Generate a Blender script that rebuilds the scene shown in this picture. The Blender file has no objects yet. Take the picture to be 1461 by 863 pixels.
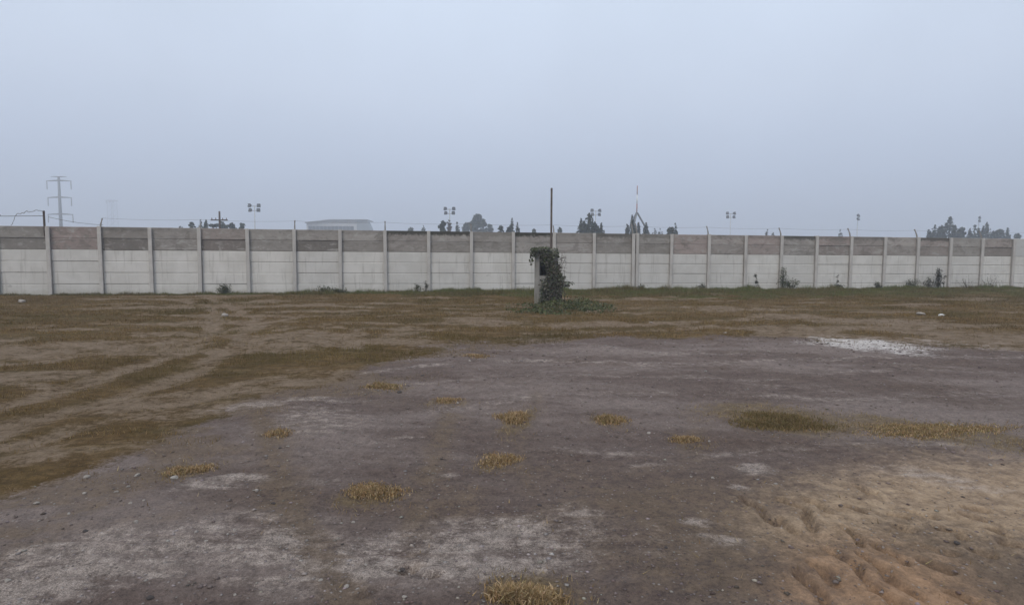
import bpy, bmesh, math, random
import numpy as np
from mathutils import Matrix, Vector
random.seed(7)
RNG = np.random.default_rng(11)
R = math.radians
sc = bpy.context.scene
C = sc.collection

# ------------------------------------------------------------------ camera
PW, PH, FPX = 1461.0, 863.0, 800.0
PITCH, ROLL, EYE = 0.0674, 0.0042, 1.433
r0 = np.array([1.0, 0, 0]); u0 = np.array([0, math.sin(PITCH), math.cos(PITCH)]); fw = np.array([0, math.cos(PITCH), -math.sin(PITCH)])
cr, sr = math.cos(ROLL), math.sin(ROLL)
rt = cr * r0 + sr * u0; up = cr * u0 - sr * r0
cam = bpy.data.cameras.new('camera'); cam.sensor_width = 36.0; cam.lens = 36.0 * FPX / PW
cam.clip_start = 0.05; cam.clip_end = 6000
co = bpy.data.objects.new('camera', cam); C.objects.link(co); sc.camera = co
M4 = Matrix.Identity(4)
for i in range(3):
    M4[i][0] = rt[i]; M4[i][1] = up[i]; M4[i][2] = -fw[i]
M4[2][3] = EYE
co.matrix_world = M4

def ray(px, py):
    return (px - PW / 2) / FPX * rt - (py - PH / 2) / FPX * up + fw

def at(px, py, Y):
    """the point of the place seen at photo position px,py that lies Y metres ahead"""
    d = ray(px, py); t = Y / d[1]
    return Vector((d[0] * t, Y, EYE + d[2] * t))

def gp(px, py, z=0.0):
    d = ray(px, py); t = (z - EYE) / d[2]
    return d[0] * t, d[1] * t

# ------------------------------------------------------------------ noise
def _h(ix, iy, seed):
    n = (ix.astype(np.int64) * 374761393 + iy.astype(np.int64) * 668265263 + seed * 974634721) & 0xffffffff
    n = ((n ^ (n >> 13)) * 1274126177) & 0xffffffff
    return ((n ^ (n >> 16)) & 0xffff) / 65535.0

def vn(x, y, seed=0):
    x = np.asarray(x, float); y = np.asarray(y, float)
    ix = np.floor(x); iy = np.floor(y); fx = x - ix; fy = y - iy
    fx = fx * fx * (3 - 2 * fx); fy = fy * fy * (3 - 2 * fy)
    a = _h(ix, iy, seed); b = _h(ix + 1, iy, seed); c = _h(ix, iy + 1, seed); d = _h(ix + 1, iy + 1, seed)
    return (a + (b - a) * fx) * (1 - fy) + (c + (d - c) * fx) * fy

def fbm(x, y, seed=0, o=4):
    s = 0; a = 1; t = 0
    for k in range(o):
        s = s + a * vn(x * 2 ** k + 17.3 * k, y * 2 ** k - 9.1 * k, seed + k); t += a; a *= .5
    return s / t

def sst(a, b, x):
    t = np.clip((x - a) / (b - a), 0, 1)
    return t * t * (3 - 2 * t)

# ------------------------------------------------------------------ the lie of the land
WX, WY, WTH, WSP, WTOP = 2.0455, 27.7755, 0.1504, 2.0321, 1.5673 + EYE
def wall_y(x):
    return WY + math.tan(WTH) * (np.asarray(x) - WX)

def poly_sd(x, y, P):
    """signed distance to a polygon (inside positive)"""
    P = np.array(P); d = np.full(x.shape, 1e9); ins = np.zeros(x.shape, bool)
    n = len(P)
    for i in range(n):
        a = P[i]; b = P[(i + 1) % n]
        ex, ey = b - a
        wx = x - a[0]; wy = y - a[1]
        t = np.clip((wx * ex + wy * ey) / (ex * ex + ey * ey + 1e-12), 0, 1)
        d = np.minimum(d, np.hypot(wx - ex * t, wy - ey * t))
        c = ((a[1] <= y) != (b[1] <= y))
        with np.errstate(divide='ignore', invalid='ignore'):
            xi = a[0] + (y - a[1]) / (ey if abs(ey) > 1e-12 else 1e-12) * ex
        ins ^= c & (x < xi)
    return np.where(ins, d, -d)

GPX = [(-160, 775), (0, 716), (60, 700), (150, 668), (230, 634), (300, 602), (350, 582), (395, 562), (455, 548), (500, 522), (560, 510),
       (600, 503), (625, 489), (700, 486), (800, 483), (900, 480), (1050, 481), (1180, 486), (1320, 494), (1461, 500), (1620, 512)]
GRAVEL = [gp(*p) for p in GPX] + [(60, 9.5), (80, -60), (-80, -60), (-14, 0.5)]
SAND = [gp(*p) for p in [(1080, 728), (1130, 706), (1220, 692), (1300, 674), (1461, 668), (1640, 672), (1640, 800), (1461, 772), (1380, 764), (1300, 748), (1200, 766), (1105, 762)]]
REDS = [gp(*p) for p in [(1115, 792), (1180, 770), (1260, 768), (1340, 800), (1420, 863), (1460, 930), (1150, 930), (1100, 845)]]
WHITE = [gp(*p) for p in [(1172, 489), (1215, 482.5), (1260, 485), (1335, 496), (1305, 502), (1240, 497)]]

def ell(x, y, px, py, rx, ry, soft=.85):
    """soft ellipse on the ground; centre and radii read from the photograph"""
    cx, cy = gp(px, py); ax = abs(gp(px + rx, py)[0] - gp(px - rx, py)[0]) / 2; ay = abs(gp(px, py - ry)[1] - gp(px, py + ry)[1]) / 2
    # the patch axes follow the line of sight on the ground
    n = math.hypot(cx, cy); ux, uy = cx / n, cy / n
    dx = x - cx; dy = y - cy
    a = (dx * uy - dy * ux) / ax; b = (dx * ux + dy * uy) / (ay * n / cy)
    d = np.sqrt(a * a + b * b)
    return 1 - sst(1 - soft, 1 + soft, d)

PALE = [(180, 800, 250, 28, 1.0), (400, 772, 90, 30, .9), (960, 500, 160, 3, .5), (700, 497, 130, 3, .45), (1060, 545, 120, 4, .4), (1250, 520, 140, 4, .4), (840, 640, 100, 6, .4), (560, 620, 60, 5, .5), (640, 782, 230, 40, 1.35), (330, 688, 58, 9, 1.3), (465, 682, 36, 7, .9), (445, 600, 75, 16, .75), (430, 575, 110, 6, .6), (70, 795, 130, 20, .8), (410, 790, 70, 26, .7), (830, 742, 60, 22, .6),
        (1066, 668, 28, 6, 1), (1046, 690, 18, 4, 1), (975, 737, 22, 6, .9), (1010, 765, 30, 8, .6), (500, 820, 60, 30, .6), (760, 760, 60, 15, .4), (250, 800, 90, 20, .5), (640, 672, 20, 4, .6),
        (1380, 490, 70, 6, .45), (1210, 560, 30, 4, .35), (860, 500, 90, 2, .35), (200, 770, 200, 10, .4), (1350, 690, 80, 10, .6), (460, 640, 50, 5, .5)]
STAIN = [(450, 765, 30, 55, 1.1), (395, 660, 26, 45, .9), (1290, 785, 270, 90, 1.1), (980, 750, 200, 90, .9), (870, 690, 150, 40, .5), (640, 718, 70, 34, .7), (430, 715, 46, 60, .8), (470, 790, 26, 60, .8), (375, 620, 18, 40, .5), (200, 748, 170, 22, .45), (960, 690, 130, 60, .5), (880, 830, 120, 40, .4), (733, 610, 40, 30, .5), (720, 745, 120, 16, .7), (750, 665, 60, 14, .6),
         (540, 715, 70, 22, .5), (1250, 640, 160, 14, .5), (1000, 800, 120, 40, .45), (560, 565, 60, 14, .4), (760, 650, 30, 160, .3)]
OLIVE = [(1125, 599, 84, 18, 1.7), (1330, 617, 180, 15, 1.2), (1440, 625, 70, 14, .7), (975, 628, 34, 9, .75), (545, 552, 34, 9, .7), (637, 572, 34, 6, .8), (733, 596, 28, 18, .9), (712, 656, 32, 14, .8), (540, 701, 42, 18, .9),
         (872, 599, 28, 9, .9), (750, 850, 70, 26, 1.1), (268, 672, 34, 14, .7), (680, 508, 24, 5, .6), (395, 620, 24, 10, .5)]
BARE = [(420, 541, 90, 9, 1.1), (480, 528, 60, 7, .9), (300, 585, 120, 9, .9), (115, 496, 140, 9, 1.1), (30, 500, 70, 14, .9), (250, 570, 130, 13, 1.0), (340, 555, 90, 12, .9), (240, 494, 60, 6, .8), (420, 478, 70, 4, .7), (470, 486, 60, 6, .6), (930, 463, 150, 3, 1.2), (690, 461, 90, 3, .9), (1250, 457, 170, 4, 1.1), (1400, 480, 110, 8, 1.2),
        (110, 610, 110, 6, .6), (60, 660, 90, 6, .6), (1000, 440, 130, 4, .7), (550, 470, 90, 4, .7), (330, 425, 60, 2, .9), (180, 425, 80, 2, .6), (1180, 470, 90, 4, .7), (840, 474, 60, 2, .8)]
OLIVEF = [(330, 512, 130, 14, 1), (545, 498, 60, 11, 1.0), (400, 556, 55, 9, 1), (190, 543, 50, 7, .9), (250, 440, 60, 6, .6), (360, 530, 90, 8, .6), (1100, 418, 420, 5, .9), (760, 440, 110, 10, .6), (130, 590, 100, 10, .5), (280, 500, 30, 8, .6)]

TRACKS = []
for L, w_, k_ in (([(-40, 590), (60, 562), (150, 535), (250, 505), (300, 478), (318, 455), (300, 438), (250, 428)], .22, .9), ([(-40, 630), (60, 596), (160, 566), (270, 530), (340, 492), (362, 462), (345, 440), (290, 426)], .22, .9),
                  ([(-40, 655), (90, 618), (210, 588), (330, 556), (470, 530)], .16, .7), ([(380, 480), (440, 472), (490, 480), (505, 494)], .25, .9), ([(400, 470), (450, 464), (505, 470), (530, 488)], .2, .8), ([(-40, 470), (120, 462), (300, 456), (480, 462), (640, 460), (800, 466)], .22, .7), ([(-40, 520), (60, 512), (200, 490), (330, 470), (420, 452), (520, 448)], .2, .8),
                  ([(780, 462), (900, 461), (1050, 456), (1200, 452), (1340, 455)], .25, 1.0), ([(760, 474), (900, 472), (1060, 464), (1220, 462), (1461, 470)], .2, .7), ([(650, 448), (900, 446), (1150, 440), (1461, 446)], .3, .6), ([(540, 452), (650, 448), (760, 452)], .2, .6)):
    TRACKS.append(([gp(*p) for p in L], w_, k_))
LOTTRACKS = []
for L, w_, k_ in (([(345, 570), (372, 610), (395, 660), (430, 730), (468, 800), (500, 880)], .09, 1.1), ([(300, 560), (520, 530), (760, 516), (1000, 520), (1300, 508), (1480, 512)], .12, -.55), ([(560, 548), (800, 536), (1050, 545), (1300, 530), (1480, 534)], .10, -.4), ([(1480, 560), (1200, 572), (1000, 560), (760, 566), (600, 585)], .12, -.45),
                  ([(640, 590), (620, 660), (600, 730), (590, 800)], .12, .7), ([(760, 560), (745, 640), (760, 700), (800, 760)], .10, .5), ([(1000, 590), (980, 650), (900, 740), (840, 860)], .14, .5), ([(1480, 640), (1250, 636), (1080, 640), (900, 660)], .08, -.4)):
    LOTTRACKS.append(([gp(*p) for p in L], w_, k_))
def line_mask(x, y, P, w):
    d = np.full(x.shape, 9.)
    for i in range(len(P) - 1):
        ax, ay = P[i]; ex, ey = P[i + 1][0] - ax, P[i + 1][1] - ay
        t = np.clip(((x - ax) * ex + (y - ay) * ey) / (ex * ex + ey * ey + 1e-9), 0, 1)
        d = np.minimum(d, np.hypot(x - ax - ex * t, y - ay - ey * t))
    return np.exp(-(d / w) ** 2)

def masks(x, y):
    x = np.asarray(x, float); y = np.asarray(y, float)
    w = np.clip((y - 2) / 12, .12, 1.0)
    wx = x + (fbm(x * .9, y * .9, 3) - .5) * 2.3 * w + (fbm(x * 4, y * 4, 5) - .5) * .5 * w
    wy = y + (fbm(x * .9 + 40, y * .9, 4) - .5) * 2.3 * w + (fbm(x * 4, y * 4 + 30, 6) - .5) * .5 * w
    far = (np.abs(x) < 60) & (y > -5) & (y < 60)
    m = {}
    d = poly_sd(wx, wy, GRAVEL)
    sw = np.clip(.07 * y, .25, .9); m['gravel'] = sst(-sw, sw, d)
    m['fringe'] = sst(1.5, .0, d - .8 * (fbm(x * 1.1, y * 1.1, 7, 3) - .5)) * sst(-.3, .1, d) * sst(.40, .60, fbm(x * 2.1, y * 2.6, 8, 4)) * (x < 1.5)
    d = poly_sd(wx, wy, SAND); m['sand'] = sst(-.9, .7, d)
    d = poly_sd(wx, wy, REDS); m['red'] = sst(-.5, .5, d)
    d = poly_sd(wx, y + (wy - y) * .5, WHITE); m['white'] = np.maximum(sst(-1.3, .7, d), np.maximum(1.15 * ell(wx, wy, 1250, 490.5, 78, 7), .38 * ell(wx, wy, 1390, 492, 90, 7)))
    def acc(L):
        a = np.zeros(x.shape)
        for (px, py, rx, ry, s) in L:
            a = np.maximum(a, s * ell(wx, wy, px, py, rx, ry))
        return a
    m['pale'] = acc(PALE); m['stain'] = acc(STAIN); m['olive'] = acc(OLIVE); m['bare'] = acc(BARE); m['olivef'] = acc(OLIVEF)
    n = fbm(x * .45 + 3 + y * .1, y * 1.15 - x * .12, 21, 5)
    m['bare'] = np.clip(np.maximum(m['bare'] * (.55 + .9 * fbm(x * 1.3, y * 2.2, 23, 4)), sst(.51, .69, n) * .9), 0, 1.3)
    tr = np.zeros(x.shape); sx_ = x + (wx - x) * .35; sy_ = y + (wy - y) * .35
    for P, w_, k_ in TRACKS: tr = np.maximum(tr, k_ * line_mask(sx_, sy_, P, w_ * 1.1) * (.5 + 1.1 * fbm(x * 1.2, y * 1.2, 24, 3)))
    m['stain'] = np.maximum(m['stain'], m['fringe'] * .95); m['track'] = tr; m['bare'] = np.maximum(m['bare'], tr * 1.1)
    for P, w_, k_ in LOTTRACKS:
        l_ = line_mask(sx_, sy_, P, w_ * 1.3) * m['gravel']
        if k_ > 0: m['stain'] = np.maximum(m['stain'], l_ * k_); m['pale'] = m['pale'] * (1 - np.clip(.55 * k_ * l_ ** 2, 0, .55))
        else: m['pale'] = np.maximum(m['pale'], -l_ * k_)
    n2 = fbm(x * .3 + 9, y * .42 + 5, 31, 5)
    m['olivef'] = np.clip(np.maximum(m['olivef'], sst(.52, .68, n2) * .8), 0, 1.2)
    dw = (wall_y(x) - y) * math.cos(WTH)
    lim = np.interp(x, [-30, -21, -12, -6, 0, 6, 30], [.35, .45, .9, 1.7, 3.0, 4.0, 4.2]) * (.15 + 1.7 * fbm(x * .9, y * 1.1, 44, 4))
    m['green'] = 1 - sst(.8 * lim, 1.25 * lim, dw)
    m['green'] = np.where(dw < -.5, 0, m['green'])
    return m

TREADS = []
def _tr(L, s=3.5525, ox=1061, oy=620):
    TREADS.append([gp(ox + a / s, oy + b / s) for a, b in L])
for L in ([(0, 325), (60, 370), (100, 412)], [(200, 332), (310, 378), (350, 432)], [(325, 328), (400, 360), (450, 408)], [(500, 478), (560, 510), (612, 562)], [(440, 600), (540, 660), (612, 762)],
          [(355, 662), (440, 708), (482, 782)], [(250, 700), (320, 742), (392, 852)], [(600, 612), (700, 690), (760, 758), (850, 812)], [(648, 800), (720, 832), (790, 880)], [(690, 568), (820, 660)],
          [(520, 368), (605, 392)], [(740, 393), (805, 412)], [(860, 393), (965, 420)], [(1120, 408), (1245, 436)], [(1130, 374), (1235, 386)], [(975, 470), (1095, 490)], [(900, 560), (1065, 610)],
          [(1185, 588), (1265, 612)], [(1025, 800), (1140, 852)], [(585, 264), (655, 296)], [(190, 440), (250, 500)], [(110, 430), (165, 462)], [(780, 450), (830, 470)], [(1080, 515), (1130, 527)], [(905, 640), (1050, 690)], [(320, 420), (345, 490)],
          [(1300, 540), (1440, 560)], [(1260, 480), (1330, 500)]):
    _tr(L)
for L in ([(480, 815), (600, 745)], [(800, 715), (880, 690)], [(690, 690), (730, 665)]):
    _tr(L, 3.5525, 380, 620)

def height(x, y):
    x = np.asarray(x, float); y = np.asarray(y, float)
    near = np.exp(-np.maximum(0, y - 14) / 18.0)
    h = (fbm(x * .25, y * .25, 51, 3) - .5) * .10 + (fbm(x * 1.3, y * 1.3, 52, 3) - .5) * .045
    h = h + ((fbm(x * 7, y * 7, 53, 3) - .5) * .022 + (fbm(x * 22, y * 22, 54, 2) - .5) * .008) * np.where((np.abs(x) < 40) & (y < 30) & (y > 0), 1, 0)
    h = h + sst(7, 9, y) * ((fbm(x * 2.6, y * 2.6, 56, 3) - .5) * .05 + (fbm(x * 5.5, y * 5.5, 57, 2) - .5) * .03) * np.where((np.abs(x) < 45) & (y < 34), 1, 0)
    dw = wall_y(x) - y
    bank = np.interp(x, [-40, -24, -10, -5, 3, 12, 26, 40], [.0, .02, .06, .12, .16, .19, .22, .22])
    h = h * np.clip(np.abs(dw) / 3 + .3, 0, 1) + bank * sst(5.0, .6, dw)
    h = np.where(np.hypot(x, y) > 120, 0, h)
    return h

def tread_h(x, y):
    h = np.zeros(x.shape)
    sel = (x > -3) & (x < 6.5) & (y > 1.6) & (y < 6.5)
    xs = x[sel] + (vn(x[sel] * 9, y[sel] * 9, 61) - .5) * .06; ys = y[sel] + (vn(x[sel] * 9, y[sel] * 9, 62) - .5) * .06
    a = np.zeros(xs.shape); lip = np.zeros(xs.shape)
    for P in TREADS:
        d = np.full(xs.shape, 9.)
        for i in range(len(P) - 1):
            ax, ay = P[i]; bx, by = P[i + 1]; ex, ey = bx - ax, by - ay
            t = np.clip(((xs - ax) * ex + (ys - ay) * ey) / (ex * ex + ey * ey), 0, 1)
            d = np.minimum(d, np.hypot(xs - ax - ex * t, ys - ay - ey * t))
        a = np.minimum(a, -.050 * np.exp(-(d / .019) ** 2)); lip = np.maximum(lip, .010 * np.exp(-((d - .05) / .022) ** 2))
    h[sel] = a + lip * (a > -.01)
    return h

def hz(x, y):
    return float(height(np.array([float(x)]), np.array([float(y)]))[0])

def og(px, py):
    """ground point seen at a photo position"""
    z = 0.0
    for k in range(4):
        x, y = gp(px, py, z); z = hz(x, y)
    return Vector((x, y, z))

def near_wall(px, off=.35):
    """foot of something standing off metres in front of the wall"""
    d = ray(px, 405); a = d[0] / d[1]
    y = (WY - math.tan(WTH) * WX - off) / (1 - math.tan(WTH) * a)
    return Vector((a * y, y, hz(a * y, y)))

# ------------------------------------------------------------------ object helpers
def tag(o, label=None, cat=None, group=None, kind=None):
    for k, v in (('label', label), ('category', cat), ('group', group), ('kind', kind)):
        if v: o[k] = v
    return o

def empty(name, loc=(0, 0, 0), rz=0.0):
    o = bpy.data.objects.new(name, None); C.objects.link(o); o.location = loc; o.rotation_euler = (0, 0, rz); o.empty_display_size = .2
    return o

def mesh_arr(name, V, F, mat, parent=None, tint=None, smooth=False, loc=(0, 0, 0)):
    V = np.asarray(V, np.float32).reshape(-1, 3); F = np.asarray(F, np.int32); k = F.shape[1]
    me = bpy.data.meshes.new(name)
    me.vertices.add(len(V)); me.vertices.foreach_set('co', V.ravel())
    me.loops.add(F.size); me.loops.foreach_set('vertex_index', F.ravel())
    me.polygons.add(len(F)); me.polygons.foreach_set('loop_start', np.arange(0, F.size, k, dtype=np.int32))
    if smooth: me.polygons.foreach_set('use_smooth', np.ones(len(F), bool))
    me.update(calc_edges=True)
    if tint is not None:
        for nm, t in (tint.items() if isinstance(tint, dict) else (('tint', tint),)):
            a = me.attributes.new(nm, 'FLOAT_COLOR', 'POINT')
            t = np.asarray(t, np.float32)
            if t.shape[1] == 3: t = np.hstack([t, np.ones((len(t), 1), np.float32)])
            a.data.foreach_set('color', t.ravel())
    me.materials.append(mat)
    o = bpy.data.objects.new(name, me); C.objects.link(o); o.location = loc
    if parent is not None: o.parent = parent
    return o

class MB:
    """collects boxes, bars and tubes; build() links them as ONE mesh"""
    def __init__(s): s.bm = bmesh.new()
    def box(s, c, size, rot=None, bev=0.0):
        r = bmesh.ops.create_cube(s.bm, size=1.0); vs = r['verts']
        m = Matrix.Diagonal((*size, 1.0))
        if rot is not None: m = rot.to_4x4() @ m
        bmesh.ops.transform(s.bm, matrix=Matrix.Translation(c) @ m, verts=vs)
        if bev:
            es = list({e for v in vs for e in v.link_edges})
            bmesh.ops.bevel(s.bm, geom=es, offset=bev, segments=1, affect='EDGES', profile=.5)
        return s
    def tube(s, pts, rad, n=8, caps=True):
        pts = [Vector(p) for p in pts]
        if not hasattr(rad, '__len__'): rad = [rad] * len(pts)
        rings = []
        for i, p in enumerate(pts):
            t = (pts[min(i + 1, len(pts) - 1)] - pts[max(i - 1, 0)]).normalized()
            a = Vector((0, 0, 1)) if abs(t.z) < .9 else Vector((1, 0, 0))
            u = t.cross(a).normalized(); v = t.cross(u)
            rings.append([s.bm.verts.new(p + (u * math.cos(2 * math.pi * k / n) + v * math.sin(2 * math.pi * k / n)) * rad[i]) for k in range(n)])
        for a, b in zip(rings, rings[1:]):
            for k in range(n):
                s.bm.faces.new((a[k], a[(k + 1) % n], b[(k + 1) % n], b[k]))
        if caps:
            s.bm.faces.new(rings[0][::-1]); s.bm.faces.new(rings[-1])
        return s
    def prism(s, prof, y0, y1):
        """outline in x,z pushed from y0 to y1"""
        a = [s.bm.verts.new((x, y0, z)) for x, z in prof]; b = [s.bm.verts.new((x, y1, z)) for x, z in prof]
        n = len(prof)
        s.bm.faces.new(a); s.bm.faces.new(b[::-1])
        for k in range(n): s.bm.faces.new((a[k], b[k], b[(k + 1) % n], a[(k + 1) % n]))
        return s
    def build(s, name, mat, parent=None, smooth=False, loc=(0, 0, 0)):
        bmesh.ops.recalc_face_normals(s.bm, faces=s.bm.faces[:])
        me = bpy.data.meshes.new(name); s.bm.to_mesh(me); s.bm.free()
        if smooth:
            for p in me.polygons: p.use_smooth = True
        me.materials.append(mat)
        o = bpy.data.objects.new(name, me); C.objects.link(o); o.location = loc
        if parent is not None: o.parent = parent
        return o

def copy_tree(o, parent=None):
    c = o.copy(); C.objects.link(c)
    if parent is not None: c.parent = parent
    for ch in list(o.children): copy_tree(ch, c)
    return c

# ------------------------------------------------------------------ materials
class NT:
    def __init__(s, name):
        s.m = bpy.data.materials.new(name); s.m.use_nodes = True; s.t = s.m.node_tree; s.t.nodes.clear()
        s.out = s.t.nodes.new('ShaderNodeOutputMaterial')
    def n(s, typ, **kw):
        nd = s.t.nodes.new(typ)
        for k, v in kw.items(): setattr(nd, k, v)
        return nd
    def put(s, sock, v):
        if v is None: return
        if hasattr(v, 'is_output') or isinstance(v, bpy.types.NodeSocket): s.t.links.new(v, sock)
        else:
            if sock.type == 'RGBA' and hasattr(v, '__len__') and len(v) == 3: v = (*v, 1)
            sock.default_value = v
    def math(s, op, a, b=None, c=None, clamp=False):
        nd = s.n('ShaderNodeMath', operation=op, use_clamp=clamp)
        for i, v in enumerate((a, b, c)): s.put(nd.inputs[i], v)
        return nd.outputs[0]
    def mix(s, f, a, b, mode='MIX'):
        nd = s.n('ShaderNodeMix', data_type='RGBA', blend_type=mode); nd.clamp_factor = True
        s.put(nd.inputs[0], f); s.put(nd.inputs[6], a); s.put(nd.inputs[7], b)
        return nd.outputs[2]
    def noise(s, vec, scale, detail=4, rough=.55, dist=0.0):
        nd = s.n('ShaderNodeTexNoise'); s.put(nd.inputs['Vector'], vec)
        nd.inputs['Scale'].default_value = scale; nd.inputs['Detail'].default_value = detail; nd.inputs['Roughness'].default_value = rough; nd.inputs['Distortion'].default_value = dist
        return nd.outputs[0]
    def vor(s, vec, scale, out='Distance', feature='F1'):
        nd = s.n('ShaderNodeTexVoronoi', feature=feature); s.put(nd.inputs['Vector'], vec); nd.inputs['Scale'].default_value = scale
        return nd.outputs[out]
    def ss(s, x, a, b, lo=0.0, hi=1.0):
        nd = s.n('ShaderNodeMapRange', interpolation_type='SMOOTHSTEP'); s.put(nd.inputs[0], x)
        nd.inputs[1].default_value = a; nd.inputs[2].default_value = b; nd.inputs[3].default_value = lo; nd.inputs[4].default_value = hi
        return nd.outputs[0]
    def pos(s): return s.n('ShaderNodeNewGeometry').outputs['Position']
    def obj(s): return s.n('ShaderNodeTexCoord').outputs['Object']
    def attr(s, name, typ='GEOMETRY'):
        nd = s.n('ShaderNodeAttribute', attribute_name=name); nd.attribute_type = typ
        return nd
    def mapv(s, vec, scale=(1, 1, 1), loc=(0, 0, 0)):
        nd = s.n('ShaderNodeMapping'); s.put(nd.inputs[0], vec); nd.inputs[1].default_value = loc; nd.inputs[3].default_value = scale
        return nd.outputs[0]
    def bump(s, h, strength=.4, dist=.02):
        nd = s.n('ShaderNodeBump'); nd.inputs['Strength'].default_value = strength; nd.inputs['Distance'].default_value = dist; s.put(nd.inputs['Height'], h)
        return nd.outputs[0]
    def bsdf(s, col, rough=.9, nrm=None, spec=.2, metal=0.0):
        nd = s.n('ShaderNodeBsdfPrincipled'); s.put(nd.inputs['Base Color'], col); s.put(nd.inputs['Roughness'], rough)
        nd.inputs['Specular IOR Level'].default_value = spec; nd.inputs['Metallic'].default_value = metal
        if nrm is not None: s.put(nd.inputs['Normal'], nrm)
        return nd.outputs[0]
    def end(s, sh):
        s.t.links.new(sh, s.out.inputs[0]); return s.m

def mat_ground():
    t = NT('ground_soil'); p = t.pos()
    a = t.attr('zone_a'); b = t.attr('zone_b'); c = t.attr('zone_c')
    def chan(at):
        sp = t.n('ShaderNodeSeparateColor'); t.t.links.new(at.outputs['Color'], sp.inputs[0]); return sp.outputs
    gr, pale, sand = chan(a); red, white, green = chan(b); bare, stain, olive = chan(c)
    n0 = t.noise(p, .7, 6, .6); n1 = t.noise(p, 2.6, 8, .62); n2 = t.noise(p, 11, 8, .65); n3 = t.noise(p, 48, 6, .7); n4 = t.noise(p, 160, 3, .7)
    # lorry tracks: stretched noise along the drive direction
    st = t.noise(t.mapv(p, (.35, 3.2, 1)), 1.6, 6, .6, .4)
    d2 = t.math('SUBTRACT', n2, .5); d3 = t.math('SUBTRACT', n3, .5)
    d1 = t.math('SUBTRACT', n1, .5); lum = t.math('ADD', t.math('MULTIPLY', d1, 2.6), t.math('ADD', t.math('MULTIPLY', d2, 2.4), t.math('MULTIPLY', d3, 1.6)))
    def mask(v, lo=.30, hi=.95):
        """patchy: full inside, breaking up towards the rim"""
        return t.ss(t.math('MULTIPLY', v, t.math('ADD', 1.0, lum)), lo, hi)
    edge = t.ss(t.math('MULTIPLY_ADD', lum, .42, gr), .30, .70)
    st2 = t.noise(t.mapv(p, (.45, 2.3, 1), (7, 3, 0)), 1.3, 7, .66, .5)
    st3 = t.noise(t.mapv(p, (.8, 4.5, 1), (2, 9, 0)), 2.2, 6, .65, .4)
    g_c = t.mix(t.ss(n1, .3, .7), (0.125, 0.090, 0.077), (0.156, 0.116, 0.100))
    g_c = t.mix(t.ss(st, .42, .68, 0, .6), g_c, (0.179, 0.138, 0.121))
    g_c = t.mix(t.ss(st3, .5, .72, 0, .5), g_c, (0.108, 0.077, 0.064))
    g_c = t.mix(t.ss(t.noise(t.mapv(p, (.5, 1.2, 1), (4, 2, 0)), .55, 5, .6), .46, .62, 0, .65), g_c, (0.258, 0.206, 0.183))
    g_c = t.mix(t.ss(n0, .50, .68, 0, .6), g_c, (0.123, 0.086, 0.067))
    f_c = t.mix(t.ss(t.math('MULTIPLY_ADD', n2, .5, t.math('MULTIPLY', n1, .5)), .40, .60), (0.104, 0.062, 0.023), (0.135, 0.084, 0.035))
    f_c = t.mix(t.ss(n0, .42, .62, 0, .8), f_c, (0.083, 0.057, 0.019))
    f_c = t.mix(t.ss(st2, .52, .68, 0, .75), f_c, (0.184, 0.126, 0.065))
    f_c = t.mix(t.ss(st3, .50, .36, 0, .6), f_c, (0.056, 0.035, 0.014))
    b_c = t.mix(t.ss(n1, .3, .7), (0.162, 0.113, 0.072), (0.221, 0.161, 0.111))
    b_c = t.mix(t.ss(st3, .48, .34, 0, .7), b_c, (0.113, 0.074, 0.038))
    f_c = t.mix(mask(bare, .30, 1.0), f_c, b_c)
    f_c = t.mix(t.math('MULTIPLY', mask(green), .8), f_c, (0.081, 0.076, 0.027))
    col = t.mix(edge, f_c, g_c)
    p_c = t.mix(t.ss(t.math('MULTIPLY_ADD', n4, .75, t.math('MULTIPLY', n2, .35)), .42, .68), (0.218, 0.175, 0.149), (0.436, 0.362, 0.316))
    o_c = t.mix(t.ss(n2, .35, .65), (.130, .088, .040), (.185, .132, .068))
    s_c = t.mix(t.ss(n2, .3, .7), (0.291, 0.201, 0.127), (0.412, 0.302, 0.203))
    s_c = t.mix(t.ss(n1, .50, .32, 0, .30), s_c, (0.220, 0.152, 0.101))
    r_c = t.mix(t.ss(n2, .3, .7), (0.270, 0.159, 0.090), (0.383, 0.237, 0.143))
    col = t.mix(t.math('MULTIPLY', mask(stain, .15, 1.0), .7), col, (.165, .118, .080))
    soft = t.math('MULTIPLY_ADD', lum, .45, 1.0)
    col = t.mix(t.math('MULTIPLY', t.ss(t.math('MULTIPLY', sand, soft), .12, 1.0), .86), col, s_c)
    col = t.mix(t.math('MULTIPLY', t.ss(t.math('MULTIPLY', red, soft), .12, 1.0), .8), col, r_c)
    strk = t.ss(t.math('MULTIPLY_ADD', st3, .6, t.math('MULTIPLY', st2, .4)), .40, .60, .35, 1.15)
    col = t.mix(t.math('MULTIPLY', mask(t.math('MULTIPLY', pale, strk), .08, .95), .88), col, p_c)
    col = t.mix(t.math('MULTIPLY', mask(olive, .30, 1.1), .65), col, o_c)
    col = t.mix(mask(white, .30, 1.15), col, (.56, .51, .48))
    # grit: single pale and dark stones seen as cells
    vd = t.vor(p, 42); vc = t.n('ShaderNodeSeparateColor'); t.t.links.new(t.vor(p, 42, 'Color'), vc.inputs[0])
    spot = t.math('MULTIPLY', t.ss(vd, .34, .22), t.ss(vc.outputs[0], .80, .86))
    spot = t.math('MULTIPLY', spot, edge)
    col = t.mix(t.math('MULTIPLY', spot, .55), col, t.mix(t.ss(vc.outputs[1], .4, .6), (.10, .08, .08), (.40, .36, .34)))
    fine = t.math('MULTIPLY_ADD', t.math('SUBTRACT', n4, .5), 1.1, t.math('MULTIPLY_ADD', d3, 1.5, 1.0))
    fine = t.math('MULTIPLY_ADD', d2, 1.15, fine)
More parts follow.
